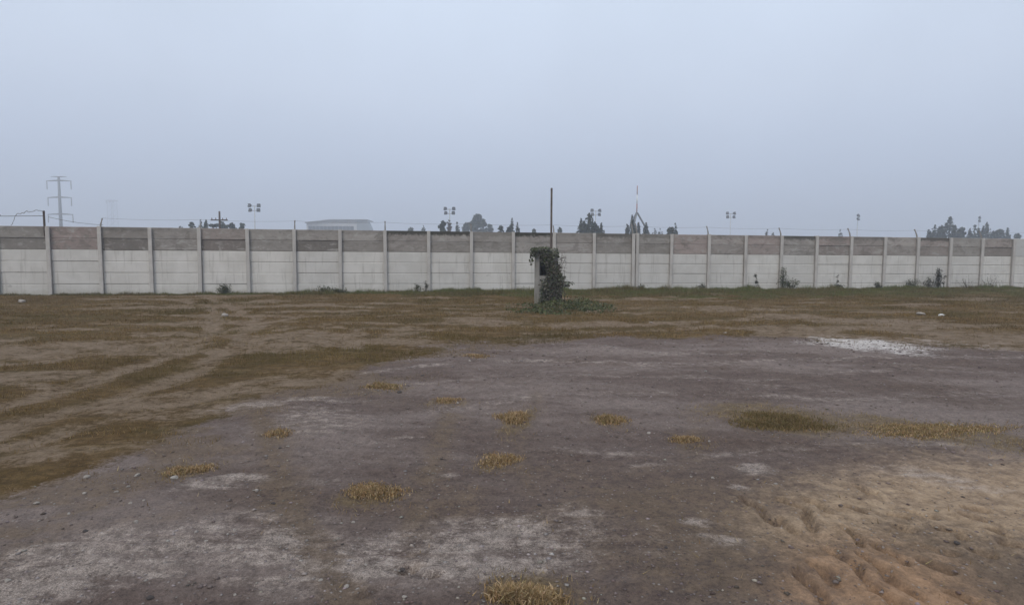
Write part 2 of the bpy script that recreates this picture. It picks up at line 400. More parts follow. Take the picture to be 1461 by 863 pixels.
    calm = t.ss(t.math('MAXIMUM', sand, red), 0, 1, 1, .5); fine = t.math('MULTIPLY_ADD', t.math('SUBTRACT', fine, 1.0), calm, 1.0)
    hs = t.n('ShaderNodeVectorMath', operation='SCALE'); t.put(hs.inputs[0], col); t.put(hs.inputs['Scale'], fine)
    hgt = t.math('MULTIPLY_ADD', n3, .7, t.math('MULTIPLY', n2, 1.0)); hgt = t.math('MULTIPLY_ADD', spot, .35, hgt); hgt = t.math('MULTIPLY_ADD', n4, .3, hgt); hgt = t.math('MULTIPLY', hgt, t.ss(t.math('MAXIMUM', sand, red), 0, 1, 1, .5))
    return t.end(t.bsdf(hs.outputs[0], .95, t.bump(hgt, .9, .035), .15))

def mat_tint(name, rough=.85, trans=.25, spec=.2):
    """leaf or stalk: each blade carries its own colour"""
    t = NT(name); c = t.attr('tint').outputs['Color']
    sh = t.bsdf(c, rough, None, spec)
    if trans:
        tr = t.n('ShaderNodeBsdfTranslucent'); t.put(tr.inputs[0], c)
        mx = t.n('ShaderNodeMixShader'); mx.inputs[0].default_value = trans
        t.t.links.new(sh, mx.inputs[1]); t.t.links.new(tr.outputs[0], mx.inputs[2]); sh = mx.outputs[0]
    return t.end(sh)

def mat_plain(name, c1, c2, scale=6, rough=.8, metal=0.0, bump=.2, spec=.3):
    t = NT(name); p = t.obj(); n = t.noise(p, scale, 6, .65); f = t.noise(p, scale * 7, 4, .6)
    col = t.mix(t.ss(n, .3, .7), c1, c2)
    return t.end(t.bsdf(col, rough, t.bump(f, bump, .01), spec, metal))

def mat_painted():
    t = NT('limewashed_concrete'); p = t.pos(); rnd = t.n('ShaderNodeObjectInfo').outputs['Random']
    n1 = t.noise(p, 1.3, 6, .6); n2 = t.noise(p, 9, 6, .65); n3 = t.noise(p, 70, 4, .6)
    streak = t.noise(t.mapv(p, (6, 6, .5)), 1.4, 5, .6)
    wash = t.noise(t.mapv(p, (.6, .6, 5.0)), 1.5, 5, .6)
    col = t.mix(t.ss(n1, .35, .65), (.640, .612, .570), (.560, .534, .492))
    col = t.mix(t.ss(rnd, 0, 1, 0, .28), col, (.44, .425, .405))
    col = t.mix(t.ss(wash, .55, .75, 0, .35), col, (.62, .61, .60))
    col = t.mix(t.ss(streak, .53, .70, 0, .5), col, (.36, .335, .30))
    z = t.n('ShaderNodeSeparateXYZ'); t.t.links.new(p, z.inputs[0]); zz = z.outputs[2]
    # splashed earth near the foot of the wall
    foot = t.math('ADD', t.ss(zz, .62, .05), t.math('MULTIPLY', t.math('SUBTRACT', n2, .5), .9))
    col = t.mix(t.ss(foot, .45, 1.2, 0, .55), col, (.36, .335, .27))
    sp = t.ss(t.noise(p, 2.7, 3, .6), .69, .76, 0, .5)
    col = t.mix(sp, col, (.30, .285, .265))
    return t.end(t.bsdf(col, .9, t.bump(t.math('ADD', n2, t.math('MULTIPLY', n3, .4)), .3, .01), .15))

def mat_raw():
    t = NT('bare_concrete_slab'); p = t.pos(); o = t.obj()
    tone = t.attr('tone', 'OBJECT').outputs['Fac']; pink = t.attr('pink', 'OBJECT').outputs['Fac']; mould = t.attr('mould', 'OBJECT').outputs['Fac']; whit = t.attr('washed', 'OBJECT').outputs['Fac']
    n1 = t.noise(p, 1.7, 7, .62); n2 = t.noise(p, 8, 6, .65); n3 = t.noise(p, 60, 4, .6)
    blot = t.noise(t.mapv(p, (1, 1, 2.2), (3, 1, 7)), 2.2, 6, .65, .6)
    col = t.mix(t.ss(n1, .3, .7), (.325, .302, .275), (.405, .380, .350))
    col = t.mix(t.math('MULTIPLY', pink, t.ss(n1, .2, .5), clamp=True), col, (.390, .290, .262))
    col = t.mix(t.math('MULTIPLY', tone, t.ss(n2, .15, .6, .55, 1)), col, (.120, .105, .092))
    col = t.mix(t.ss(blot, .53, .63, 0, .6), col, (.43, .41, .38))
    col = t.mix(t.ss(blot, .46, .33, 0, .65), col, (.185, .168, .148))
    z = t.n('ShaderNodeSeparateXYZ'); t.t.links.new(o, z.inputs[0])
    m = t.math('ADD', t.ss(z.outputs[2], -.12, .25), t.math('MULTIPLY', t.math('SUBTRACT', n2, .5), 1.5))
    rnd = t.n('ShaderNodeObjectInfo').outputs['Random']
    blo2 = t.noise(t.mapv(p, (.8, .8, 1.5), (11, 4, 2)), 1.6, 6, .7, 1.0)
    col = t.mix(t.ss(blo2, .50, .62, 0, .55), col, (.155, .138, .120))
    col = t.mix(t.ss(rnd, 0, 1, 0, .42), col, (.235, .212, .188))
    col = t.mix(t.math('MULTIPLY', mould, t.ss(m, .2, .8)), col, (.052, .050, .040))
    col = t.mix(whit, col, (.52, .51, .49))
    return t.end(t.bsdf(col, .95, t.bump(t.math('ADD', n2, t.math('MULTIPLY', n3, .5)), .4, .012), .12))

def mat_post():
    t = NT('post_concrete'); p = t.pos(); rnd = t.n('ShaderNodeObjectInfo').outputs['Random']
    n1 = t.noise(p, 2.5, 6, .6); n2 = t.noise(p, 14, 5, .6); st = t.noise(t.mapv(p, (9, 9, .8)), 1, 5, .6)
    col = t.mix(t.ss(n1, .35, .65), (.52, .49, .455), (.44, .41, .38))
    col = t.mix(t.ss(rnd, 0, 1, 0, .45), col, (.42, .40, .375))
    col = t.mix(t.ss(st, .55, .72, 0, .5), col, (.27, .25, .23))
    return t.end(t.bsdf(col, .92, t.bump(n2, .35, .012), .15))

def mat_pillar():
    t = NT('weathered_render'); p = t.obj(); n1 = t.noise(p, 2.2, 7, .65); n2 = t.noise(p, 14, 6, .65); n3 = t.noise(p, 60, 3, .6)
    st = t.noise(t.mapv(p, (7, 7, .8)), 1.2, 5, .6)
    col = t.mix(t.ss(n1, .3, .7), (.215, .203, .184), (.290, .276, .255))
    col = t.mix(t.ss(st, .48, .66, 0, .7), col, (.13, .122, .10))
    z = t.n('ShaderNodeSeparateXYZ'); t.t.links.new(p, z.inputs[0])
    col = t.mix(t.math('MULTIPLY', t.ss(z.outputs[2], .45, 0), .5), col, (.20, .185, .13))
    return t.end(t.bsdf(col, .95, t.bump(t.math('ADD', n2, t.math('MULTIPLY', n3, .4)), .5, .02), .12))

M = dict(ground=mat_ground(), blade=mat_tint('dry_blades', .9, .15), leaf=mat_tint('leaves', .6, .25, .35), far_leaf=mat_tint('tree_leaves', .8, .15), painted=mat_painted(), raw=mat_raw(), post=mat_post(), pillar=mat_pillar(),
         iron=mat_plain('rusty_iron', (.060, .045, .038), (.105, .080, .066), 9, .85, 0, .3), bracket=mat_plain('grey_bracket', (.17, .155, .14), (.26, .24, .22), 12, .85),
         wire=mat_plain('barbed_wire_steel', (.10, .09, .085), (.16, .15, .14), 8, .6, .3), recess_shade=mat_plain('shade_dark_metal', (.016, .013, .012), (.040, .028, .024), 6, .8),  # the recess lining's near-black has the hole's shade put into its colour
         galv=mat_plain('galvanised_steel', (.13, .135, .14), (.19, .195, .20), 2, .6, .3), pole=mat_plain('pale_mast_paint', (.42, .43, .43), (.52, .53, .53), 1, .6), lamp=mat_plain('dark_lamp_housing', (.010, .011, .012), (.022, .023, .024), 3, .5),
         lens=mat_plain('floodlight_glass', (.05, .055, .06), (.09, .095, .10), 4, .2, 0, 0), bark=mat_plain('bark', (.055, .045, .035), (.11, .09, .07), 5, .95, 0, .6), cladding=mat_plain('sheet_cladding', (.46, .46, .46), (.54, .54, .54), .5, .6), roofm=mat_plain('roof_sheet', (.22, .23, .24), (.30, .31, .32), .4, .6),
         dark=mat_plain('dark_glazing', (.022, .024, .030), (.045, .048, .056), .5, .35), bluecl=mat_plain('grey_blue_cladding', (.20, .235, .26), (.27, .30, .325), .4, .55), redp=mat_plain('red_mast_paint', (.28, .10, .08), (.36, .14, .11), 3, .7), whitep=mat_plain('white_mast_paint', (.72, .72, .70), (.8, .8, .78), 3, .6),
         stone=mat_plain('pale_stone', (.27, .24, .21), (.42, .375, .335), 14, .95, 0, .6), dstone=mat_plain('dark_stone', (.050, .042, .040), (.10, .085, .08), 14, .95, 0, .6), litter=mat_plain('white_plastic', (.75, .75, .74), (.85, .85, .84), 9, .45), insul=mat_plain('glass_insulator', (.16, .15, .15), (.24, .22, .22), 6, .4))
def mat_peb():
    t = NT('gravel_stones'); c = t.attr('tint').outputs['Color']
    return t.end(t.bsdf(c, .95, t.bump(t.noise(t.pos(), 90, 4, .6), .4, .005), .12))
M['pebble'] = mat_peb()

# ------------------------------------------------------------------ ground (one sheet to the horizon, the gravel lot being its own piece of it)
def axis(segs, lo_far, hi_far, grow=1.35):
    a = []
    for s0, s1, st in segs: a += list(np.arange(s0, s1 - 1e-6, st))
    a.append(segs[-1][1])
    st = segs[-1][2]; x = a[-1]
    while x < hi_far: st *= grow; x += st; a.append(x)
    st = segs[0][2]; x = a[0]; pre = []
    while x > lo_far: st *= grow; x -= st; pre.append(x)
    return np.array(pre[::-1] + a)
xs = axis([(-34, -8, .14), (-8, -3.2, .05), (-3.2, .8, .028), (.8, 4.2, .0135), (4.2, 5.4, .028), (5.4, 9, .05), (9, 34, .14)], -2600, 2600)
ys = axis([(1.5, 2.1, .03), (2.1, 4.6, .0135), (4.6, 5.4, .025), (5.4, 9, .04), (9, 16, .07), (16, 33, .12)], -2600, 2600)
GX, GY = np.meshgrid(xs, ys); gx = GX.ravel(); gy = GY.ravel()
gm = masks(gx, gy)
gz = height(gx, gy) + tread_h(gx, gy)
gz -= gm['track'] * .03
gz += gm['pale'] * gm['gravel'] * .012 * (fbm(gx * 16, gy * 16, 71, 2) - .3)
nx, ny = len(xs), len(ys)
ii = (np.arange(ny - 1)[:, None] * nx + np.arange(nx - 1)[None, :]).ravel()
FF = np.stack([ii, ii + 1, ii + nx + 1, ii + nx], 1)
za = np.stack([gm['gravel'], gm['pale'], gm['sand']], 1); zb = np.stack([gm['red'], gm['white'], gm['green']], 1); zc = np.stack([gm['bare'], gm['stain'], gm['olive']], 1)
GV = np.stack([gx, gy, gz], 1)
def ground_piece(name, sel):
    f = FF[sel]; u, inv = np.unique(f.ravel(), return_inverse=True)
    o = mesh_arr(name, GV[u], inv.reshape(-1, 4), M['ground'], None, {'zone_a': za[u], 'zone_b': zb[u], 'zone_c': zc[u]}, True)
    return tag(o, kind='structure')
fm = gm['gravel'][FF].mean(1) > .5
gl = ground_piece('gravel_lot', fm); tag(gl, 'purplish grey gravel lot with pale worn patches in front of the brown grass', 'lot')
gd = ground_piece('ground', ~fm); tag(gd, 'brown bare field of dry mown grass between gravel and wall', 'ground')

# ------------------------------------------------------------------ blades of grass and leaves as arrays
def blades(P, h, w, col, lean=.5, seg=1):
    """P n x 3 feet; h, w per blade; col n x 3. Tapered leaning blades."""
    n = len(P); th = RNG.uniform(0, 2 * np.pi, n); dx = np.cos(th); dy = np.sin(th)
    la = RNG.uniform(0, 2 * np.pi, n); lm = RNG.uniform(.1, 1, n) * lean
    tip = P + np.stack([np.cos(la) * lm * h, np.sin(la) * lm * h, h * np.sqrt(np.clip(1 - .6 * lm ** 2, .05, 1))], 1)
    side = np.stack([dx * w / 2, dy * w / 2, np.zeros(n)], 1)
    if seg == 1:
        V = np.stack([P - side, P + side, tip], 1).reshape(-1, 3); F = np.arange(n * 3).reshape(-1, 3); k = 3
        T = np.repeat(col, 3, 0)
        return V, F, T
    mid = P + np.stack([np.cos(la) * lm * h * .25, np.sin(la) * lm * h * .25, h * .6], 1)
    V = np.stack([P - side, P + side, mid + side * .7, mid - side * .7, tip], 1).reshape(-1, 3)
    b = np.arange(n)[:, None] * 5
    F = np.concatenate([b + np.array([[0, 1, 2]]), b + np.array([[0, 2, 3]]), b + np.array([[3, 2, 4]])], 0)
    return V, F, np.repeat(col, 5, 0)

def leaves(P, size, col, flat=.5, asp=.55):
    """diamond leaves with random attitude, n x 3 centres"""
    n = len(P); v = RNG.normal(size=(n, 3)); v[:, 2] *= flat; v /= np.linalg.norm(v, axis=1)[:, None] + 1e-9
    q = RNG.normal(size=(n, 3)); q = np.cross(v, q); q /= np.linalg.norm(q, axis=1)[:, None] + 1e-9
    s = np.asarray(size).reshape(-1, 1) * np.ones((n, 1))
    nrm = np.cross(v, q)
    V = np.stack([P - v * s * .5, P + q * s * asp * .5 - v * s * .05 + nrm * s * .08, P + v * s * .5, P - q * s * asp * .5 - v * s * .05 + nrm * s * .08], 1).reshape(-1, 3)
    return V, np.arange(n * 4).reshape(-1, 4), np.repeat(col, 4, 0)

def pal(n, cols, var=.2, wts=None):
    cols = np.array(cols); k = RNG.choice(len(cols), n, p=wts)
    return np.clip(cols[k] * RNG.uniform(1 - var, 1 + var, (n, 1)) * RNG.uniform(.93, 1.07, (n, 3)), 0, 1)

DRY = [(.235, .165, .075), (.180, .120, .050), (.290, .215, .115), (.130, .090, .040)]
OLV = [(.150, .120, .045), (.115, .095, .036), (.185, .145, .065), (.090, .080, .030)]
GRN = [(.095, .125, .034), (.072, .100, .025), (.130, .145, .046), (.150, .130, .052)]

# dry grass of the field: short trampled blades
def field_grass():
    N = 760000
    y = 3.4 + (RNG.random(N) ** 1.0) * 27.0; x = RNG.uniform(-1, 1, N) * (2.2 + y * .98)
    ok = (y < wall_y(x) - .15); x = x[ok]; y = y[ok]
    m = masks(x, y)
    dens = np.maximum(1 - m['gravel'], .5 * m['fringe']) * (1 - .96 * np.clip(m['bare'] * 1.25, 0, 1)) * (.12 + .88 * sst(.40, .58, fbm(x * 1.5, y * 3.0, 81, 4))) * (1 - .6 * m['green'])
    k = RNG.random(len(x)) < dens; x = x[k]; y = y[k]; ol = m['olivef'][k]
    n = len(x)
    h = RNG.uniform(.02, .070, n) * (.35 + 1.5 * fbm(x * 1.6, y * 1.9, 82, 3) ** 1.2) * (1 + .5 * np.clip(ol, 0, 1)); w = RNG.uniform(.006, .013, n) * np.clip(y / 14, .5, 1.6); h *= np.clip(y / 9, .6, 1)
    br = fbm(x * .7, y * .7, 83, 4)[:, None]
    cd = pal(n, [(.185, .118, .046), (.145, .092, .032), (.260, .180, .082), (.104, .066, .022)]); cv = pal(n, [(.098, .078, .024), (.080, .064, .020), (.130, .096, .036)])
    f = (np.clip(ol, 0, 1) * .9)[:, None]; col = (cd * (1 - f) + cv * f) * (.55 + .9 * br)
    P = np.stack([x, y, height(x, y) - .004], 1)
    V, F, T = blades(P, h, w, col, .95)
    o = mesh_arr('dry_field_grass', V, F, M['blade'], None, T)
    tag(o, 'short dry brown grass covering the field in front of the wall', 'grass', kind='stuff')
field_grass()

def edge_grass():
    """thin growth on the lot: stained and olive patches, kept separate from the countable tufts"""
    N = 160000
    y = 2.0 + (RNG.random(N) ** 1.3) * 8; x = RNG.uniform(-1, 1, N) * (1 + y * 1.0)
    m = masks(x, y); d = m['gravel'] * np.clip(np.clip(m['olive'], 0, 1) * .9, 0, 1) * sst(.3, .55, fbm(x * 5, y * 5, 85, 3)) + .02 * m['gravel'] * m['stain']
    k = RNG.random(N) < d; x = x[k]; y = y[k]; n = len(x)
    P = np.stack([x, y, height(x, y) - .003], 1)
    V, F, T = blades(P, RNG.uniform(.012, .045, n), RNG.uniform(.003, .007, n), pal(n, DRY, .3) * 1.25, 1.1)
    o = mesh_arr('sparse_lot_grass', V, F, M['blade'], None, T)
    tag(o, 'thin scattered straw grass growing through the grey gravel', 'grass', kind='stuff')
edge_grass()

def wall_grass():
    N = 400000
    x = RNG.uniform(-30, 32, N); dw = RNG.random(N) ** 1.15 * 5.6; y = wall_y(x) - .1 - dw
    m = masks(x, y); k = RNG.random(N) < np.clip(m['green'] * (.25 + .75 * sst(.36, .6, fbm(x * 1.5, y * 2.2, 91, 4))), 0, 1)
    x = x[k]; y = y[k]; dw = dw[k]; n = len(x)
    hs = np.interp(x, [-30, -20, -8, 0, 10, 30], [.45, .6, .85, 1.0, 1.1, 1.0])
    h = RNG.uniform(.06, .19, n) * hs * (.05 + 2.6 * fbm(x * 1.3, y * 1.3, 92, 4) ** 1.8) * np.clip(1.25 - dw * .20, .45, 1.25); w = RNG.uniform(.012, .024, n)
    c = pal(n, GRN, .35) * 1.1; dryf = sst(.38, .62, fbm(x * .7, y * 1.6, 93, 4))[:, None] * .9 + np.clip(dw / 6, 0, .4)[:, None]
    lf = np.interp(x, [-30, -10, 0], [.75, .45, 0])[:, None]
    dryf = np.clip(dryf + lf * .5, 0, 1)
    c = c * (1 - dryf) + pal(n, OLV, .2) * dryf
    P = np.stack([x, y, height(x, y) - .01], 1)
    V, F, T = blades(P, h, w, c, .7)
    o = mesh_arr('green_wall_grass', V, F, M['blade'], None, T)
    tag(o, 'strip of green grass growing along the foot of the concrete wall', 'grass', kind='stuff')
wall_grass()

# loose stones of the lot
def gravel_stones():
    N = 110000
    y = 2.0 + (RNG.random(N) ** 1.7) * 11; x = RNG.uniform(-1, 1, N) * (1 + y * 1.0)
    m = masks(x, y); d = m['gravel'] * (.15 * (.3 + 1.4 * fbm(x * 1.3, y * 1.3, 96, 3)) + .22 * np.clip(m['pale'], 0, 1.2) * sst(.42, .66, fbm(x * 4, y * 4, 95, 3)) + .15 * m['white']) * (1 - .6 * m['sand'])
    k = RNG.random(N) < d; x = x[k]; y = y[k]; pl = np.clip(m['pale'][k], 0, 1); n = len(x)
    s = np.clip(RNG.lognormal(-5.05, .5, n), .003, .019) * np.clip(y / 6, .8, 1.5)
    base = np.array([(1, 0, 0), (0, 1, 0), (-1, 0, 0), (0, -1, 0), (0, 0, .7), (0, 0, -.5), (.7, .7, .25), (-.7, .6, .2)], float)
    F0 = np.array([(0, 6, 4), (6, 1, 4), (1, 7, 4), (7, 2, 4), (2, 3, 4), (3, 0, 4), (6, 0, 5), (1, 6, 5), (7, 1, 5), (2, 7, 5), (3, 2, 5), (0, 3, 5)])
    V = base[None] * RNG.uniform(.65, 1.25, (n, 8, 3)) * s[:, None, None]
    a = RNG.uniform(0, 6.283, n); ca, sa = np.cos(a)[:, None], np.sin(a)[:, None]
    V = np.stack([V[:, :, 0] * ca - V[:, :, 1] * sa, V[:, :, 0] * sa + V[:, :, 1] * ca, V[:, :, 2] * .8], 2)
    V += np.stack([x, y, height(x, y) + s * .15], 1)[:, None, :]
    F = (np.arange(n)[:, None, None] * 8 + F0[None]).reshape(-1, 3)
    c = pal(n, [(.13, .10, .09), (.165, .13, .118), (.27, .235, .215), (.085, .066, .059)], .2, [.38, .34, .22, .06]); c = c * (1 - pl[:, None] * .6) + pal(n, [(.34, .30, .28), (.24, .205, .19), (.42, .38, .36)], .2) * pl[:, None] * .6
    o = mesh_arr('loose_gravel', V.reshape(-1, 3), F, M['pebble'], None, np.repeat(c, 8, 0))
    tag(o, 'loose small gravel scattered over the grey lot', 'gravel', kind='stuff')
gravel_stones()

# ------------------------------------------------------------------ grass tufts on the lot
def tuft(px, py, rx, ry, h, label, n=420, cols=DRY):
    n = int(n * 2.0) + 250; h *= .82; rx *= 1.22; ry *= 1.1; c = og(px, py)
    ax = abs(gp(px + rx, py)[0] - gp(px - rx, py)[0]) / 2; ay = min(abs(gp(px, py - ry)[1] - gp(px, py + ry)[1]) / 2, ax * 1.3)
    r = np.sqrt(RNG.random(n)) ; a = RNG.uniform(0, 6.283, n)
    # several clumps, not an even disc
    k = 11; ca = RNG.uniform(0, 6.283, k); cr_ = np.sqrt(RNG.random(k)) * .68; cr_[0] = 0; pick = RNG.integers(0, k, n); r = np.minimum(np.abs(RNG.normal(0, .72, n)), 1.25)
    x = (np.cos(ca[pick]) * cr_[pick] + r * np.cos(a) * .38) * ax; y = (np.sin(ca[pick]) * cr_[pick] + r * np.sin(a) * .38) * ay
    hh = h * .85 * RNG.uniform(.25, 1.1, n) * np.clip(1.15 - .5 * np.hypot(x / ax, y / ay), .4, 1.1)
    z = height(x + c.x, y + c.y) - c.z - .006
    V, F, T = blades(np.stack([x, y, z], 1), hh, RNG.uniform(.004, .009, n) * max(1, c.y / 6), pal(n, cols, .3) * np.array([1.55, 1.52, 1.70]), 1.25, 2)
    o = mesh_arr('grass_tuft', V, F, M['blade'], None, T, loc=c)
    return tag(o, label, 'grass tuft', 'dry grass tufts on the gravel lot')
tuft(740, 853, 60, 18, .085, 'large straw coloured grass tuft cut off by the bottom edge of the photo', 2600)
tuft(540, 702, 40, 15, .06, 'bright straw grass tuft left of centre, wide and low on grey gravel', 1200)
tuft(712, 657, 32, 11, .055, 'ragged straw grass tuft in mid gravel with a pale streak at its right', 700)
tuft(733, 597, 24, 14, .10, 'upright pale straw grass tuft on gravel below the overgrown pillar', 900)
tuft(637, 572, 26, 5, .06, 'flat straw grass tuft on gravel between two taller tufts', 550)
tuft(546, 552, 28, 6, .08, 'farther straw grass tuft on gravel with greenish top', 600, DRY + OLV[:1])
tuft(872, 599, 24, 7, .07, 'short straw grass tuft alone in the middle of the dark gravel', 600, DRY + OLV[:1])
tuft(1125, 600, 66, 13, .07, 'large olive brown grass clump on the gravel, widest of them all', 5200, [(.095, .072, .028), (.120, .088, .036), (.080, .064, .024), (.150, .105, .048)])
tuft(978, 628, 28, 6, .05, 'thin low grass tuft between the lone tuft and the large olive clump', 420)
tuft(270, 672, 28, 11, .06, 'thin straw grass tuft beside pale rubble at the left of the lot', 520)
tuft(680, 508, 20, 4, .06, 'small far grass tuft near the upper edge of the gravel', 320)
tuft(1350, 615, 125, 13, .05, 'long low straw grass strip right of the large olive clump', 4200, DRY + OLV[:1])
tuft(397, 619, 18, 8, .06, 'small faded grass tuft near the pale streaks left of centre', 300)

# ------------------------------------------------------------------ stones
def stone_mesh(seed, mat):
    bm = bmesh.new(); bmesh.ops.create_icosphere(bm, subdivisions=2, radius=1)
    rr = random.Random(seed); k = [Vector((rr.uniform(-1, 1), rr.uniform(-1, 1), rr.uniform(-1, 1))).normalized() for _ in range(9)]; cut = [rr.uniform(.55, .9) for _ in k]
    for v in bm.verts:
        for q, c in zip(k, cut):
            d = v.co.dot(q)
            if d > c: v.co -= q * (d - c)
        v.co *= rr.uniform(.96, 1.04); v.co.z *= .62
    me = bpy.data.meshes.new('stone'); bm.to_mesh(me); bm.free(); me.materials.append(mat); return me
SM = [stone_mesh(i, M['stone']) for i in range(4)]; DM = [stone_mesh(20 + i, M['dstone']) for i in range(3)]
def stone(px, py, wpx, label, group, dark=False, asp=1.0):
    c = og(px, py); s = .85 * wpx / FPX * math.hypot(c.x, c.y, EYE) / 2
    o = bpy.data.objects.new('stone', random.choice(DM if dark else SM)); C.objects.link(o)
    o.location = c + Vector((0, 0, s * .22)); o.scale = (s, s * random.uniform(.7, 1), s * random.uniform(.75, 1.05) * asp); o.rotation_euler = (random.uniform(-.2, .2), random.uniform(-.2, .2), random.uniform(0, 6.28))
    tag(o, label, 'stone', group)
GS, GD = 'small pale stones scattered on the gravel lot', 'small dark stones scattered on the gravel lot'
LS, LD = 'small pale stone lying loose on the grey gravel', 'small dark stone lying loose on the grey gravel'
stone(248.5, 682.5, 12, 'biggest pale stone, beside the thin grass tuft left of the pale rubble', 'pale stones on the left of the lot')
stone(195.5, 678.5, 9, 'pale stone second in size, to the left of the biggest pale stone', 'pale stones on the left of the lot')
stone(124, 681, 9, 'flat pale stone at the edge of the brown grass on the left', 'pale stones on the left of the lot')
stone(366, 700, 9, 'pale stone lying just below the white rubble patch', 'pale stones on the left of the lot')
for px, py, w in ((183, 694, 6), (166, 702, 6), (120, 704, 6), (52, 718, 7), (186, 718, 6), (205, 714, 5), (194, 744, 6), (294, 772, 6), (334, 756.5, 6), (11, 829, 9), (335, 848.5, 6), (27, 859, 6), (98, 733, 5), (504, 745, 6), (522, 806, 8), (457, 828, 8), (494, 837, 10), (411, 637, 6), (670, 515, 5), (695.5, 590.5, 5), (653, 575, 5), (926, 618, 7), (1012, 630, 6), (1097, 502, 6), (1358, 607, 6), (577, 852, 9), (1017, 682, 6), (986, 680, 5), (640, 760, 6)):
    stone(px, py, w, LS, GS)
for px, py, w in ((214, 853, 9), (574, 813, 10), (400, 639, 6), (390, 718.5, 8), (770, 721, 8), (603, 536, 6), (570, 560, 9), (835, 513, 6), (630, 655, 6), (122, 758, 7), (840, 658, 8), (950, 781, 7), (1365, 775, 9), (488, 777, 7)):
    stone(px, py, w, LD, GD, True)
stone(1413, 664, 6, 'small bright white stone alone on gravel near the right edge', None)
stone(321, 450.5, 10, 'pale stone on brown grass below the bush at the wall', None)
stone(31, 430.5, 9, 'pale lump of rubble near the wall at the far left', None)
stone(1314, 449.5, 14, 'flat pale stone lying left of the white plastic litter', None, asp=.7)
stone(1035, 476.5, 6, 'white stone on brown grass just beyond the gravel edge', None)
stone(929, 460.5, 6, 'small white stone in the bare streak beyond the gravel', None)
def litter():
    c = og(1343, 450)
    bm = bmesh.new(); bmesh.ops.create_icosphere(bm, subdivisions=3, radius=1)
    for v in bm.verts:
        n = v.co.normalized(); f = .7 + .5 * float(fbm(np.array([n.x * 2.5 + 5]), np.array([n.y * 2.5 + n.z * 1.7]), 5, 3)[0]); v.co = n * f; v.co.z = max(v.co.z, -.2) * .55
    me = bpy.data.meshes.new('plastic_litter'); bm.to_mesh(me); bm.free(); me.materials.append(M['litter'])
    o = bpy.data.objects.new('plastic_litter', me); C.objects.link(o); o.location = c; o.scale = (.115, .08, .10)
    tag(o, 'small crumpled white plastic litter lying in brown grass on the right', 'litter')
litter()

# ------------------------------------------------------------------ precast wall
wall = empty('precast_wall', (WX, WY, 0), WTH)
tag(wall, 'long precast concrete wall, white slabs below two bare grey rows', 'wall')
# per bay (from the photograph): shade of the top slab, shade of the second, pink, mould on top, painted over
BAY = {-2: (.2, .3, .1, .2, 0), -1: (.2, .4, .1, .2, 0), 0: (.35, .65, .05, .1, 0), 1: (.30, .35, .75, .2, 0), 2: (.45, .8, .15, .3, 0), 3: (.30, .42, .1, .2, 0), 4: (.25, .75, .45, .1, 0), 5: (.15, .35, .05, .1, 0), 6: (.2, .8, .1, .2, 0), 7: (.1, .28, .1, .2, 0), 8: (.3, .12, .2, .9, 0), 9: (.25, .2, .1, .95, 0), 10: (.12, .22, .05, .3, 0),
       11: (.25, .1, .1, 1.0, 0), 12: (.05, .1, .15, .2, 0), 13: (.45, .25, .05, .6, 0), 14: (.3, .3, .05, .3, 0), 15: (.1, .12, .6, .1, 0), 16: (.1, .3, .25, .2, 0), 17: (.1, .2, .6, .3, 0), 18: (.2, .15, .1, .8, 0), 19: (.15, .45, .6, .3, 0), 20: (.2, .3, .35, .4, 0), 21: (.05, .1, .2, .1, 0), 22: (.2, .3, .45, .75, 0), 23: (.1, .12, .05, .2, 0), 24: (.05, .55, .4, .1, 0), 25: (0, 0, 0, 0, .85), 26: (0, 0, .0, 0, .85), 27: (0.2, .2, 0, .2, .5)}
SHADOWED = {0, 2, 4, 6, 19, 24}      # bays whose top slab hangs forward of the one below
SL = WSP - .09
def slab_mesh(name, mat, rows, bev=.011):
    b = MB()
    for z in rows: b.box((0, 0, z), (SL, .045, .496), None, bev)
    return b
proto_p = slab_mesh('panel', M['painted'], [-.25, -.75, -1.25, -1.75]).build('panel', M['painted'], wall)
proto_r = slab_mesh('bare_slab', M['raw'], [0.0], .016).build('bare_slab', M['raw'], proto_p)
post_b = MB().box((0, -.125, -1.55), (.155, .055, 3.1), None, .010).box((0, -.02, -1.552), (.058, .170, 3.09)).box((0, .062, -1.551), (.150, .05, 3.095))
proto_o = post_b.build('post', M['post'], wall)
brk = MB()
brk.tube([(0, .02, -.22), (0, .02, .02), (0, .05, .14), (0, .20, .42)], .034, 6); proto_b = brk.build('wire_bracket', M['bracket'], proto_o)
rows_p = [-.25, -.75, -1.25, -1.75]
for i in range(-2, 28):
    s = (i + .5 - 12) * WSP
    first = i == -2
    if first: pn = proto_p
    else:
        b = MB()
        rr = random.Random(i * 31)
        for z in rows_p: b.box((0, rr.uniform(-.012, .012), z + rr.uniform(-.003, .003)), (SL, .045, .490), Matrix.Rotation(rr.uniform(-.0022, .0022), 3, 'Y'), .021)
        for z in (.5, 0, -.5, -1, -1.5): b.box((0, .012, z), (SL - .02, .014, .05))
        pn = b.build('panel', M['painted'], wall)
    pn.location = (s, 0, WTOP - 1.0)
    t1, t2, pk, mo, wh = BAY[i]
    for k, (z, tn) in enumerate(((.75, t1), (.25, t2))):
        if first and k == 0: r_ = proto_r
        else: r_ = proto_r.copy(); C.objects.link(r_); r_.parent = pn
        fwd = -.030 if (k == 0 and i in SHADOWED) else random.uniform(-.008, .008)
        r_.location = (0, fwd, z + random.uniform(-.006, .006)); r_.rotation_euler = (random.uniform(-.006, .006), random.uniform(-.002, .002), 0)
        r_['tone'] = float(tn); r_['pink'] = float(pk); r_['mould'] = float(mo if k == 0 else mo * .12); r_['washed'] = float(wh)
        if i in SHADOWED and k == 1: r_['label'] = 'darker stained slab under the top one'
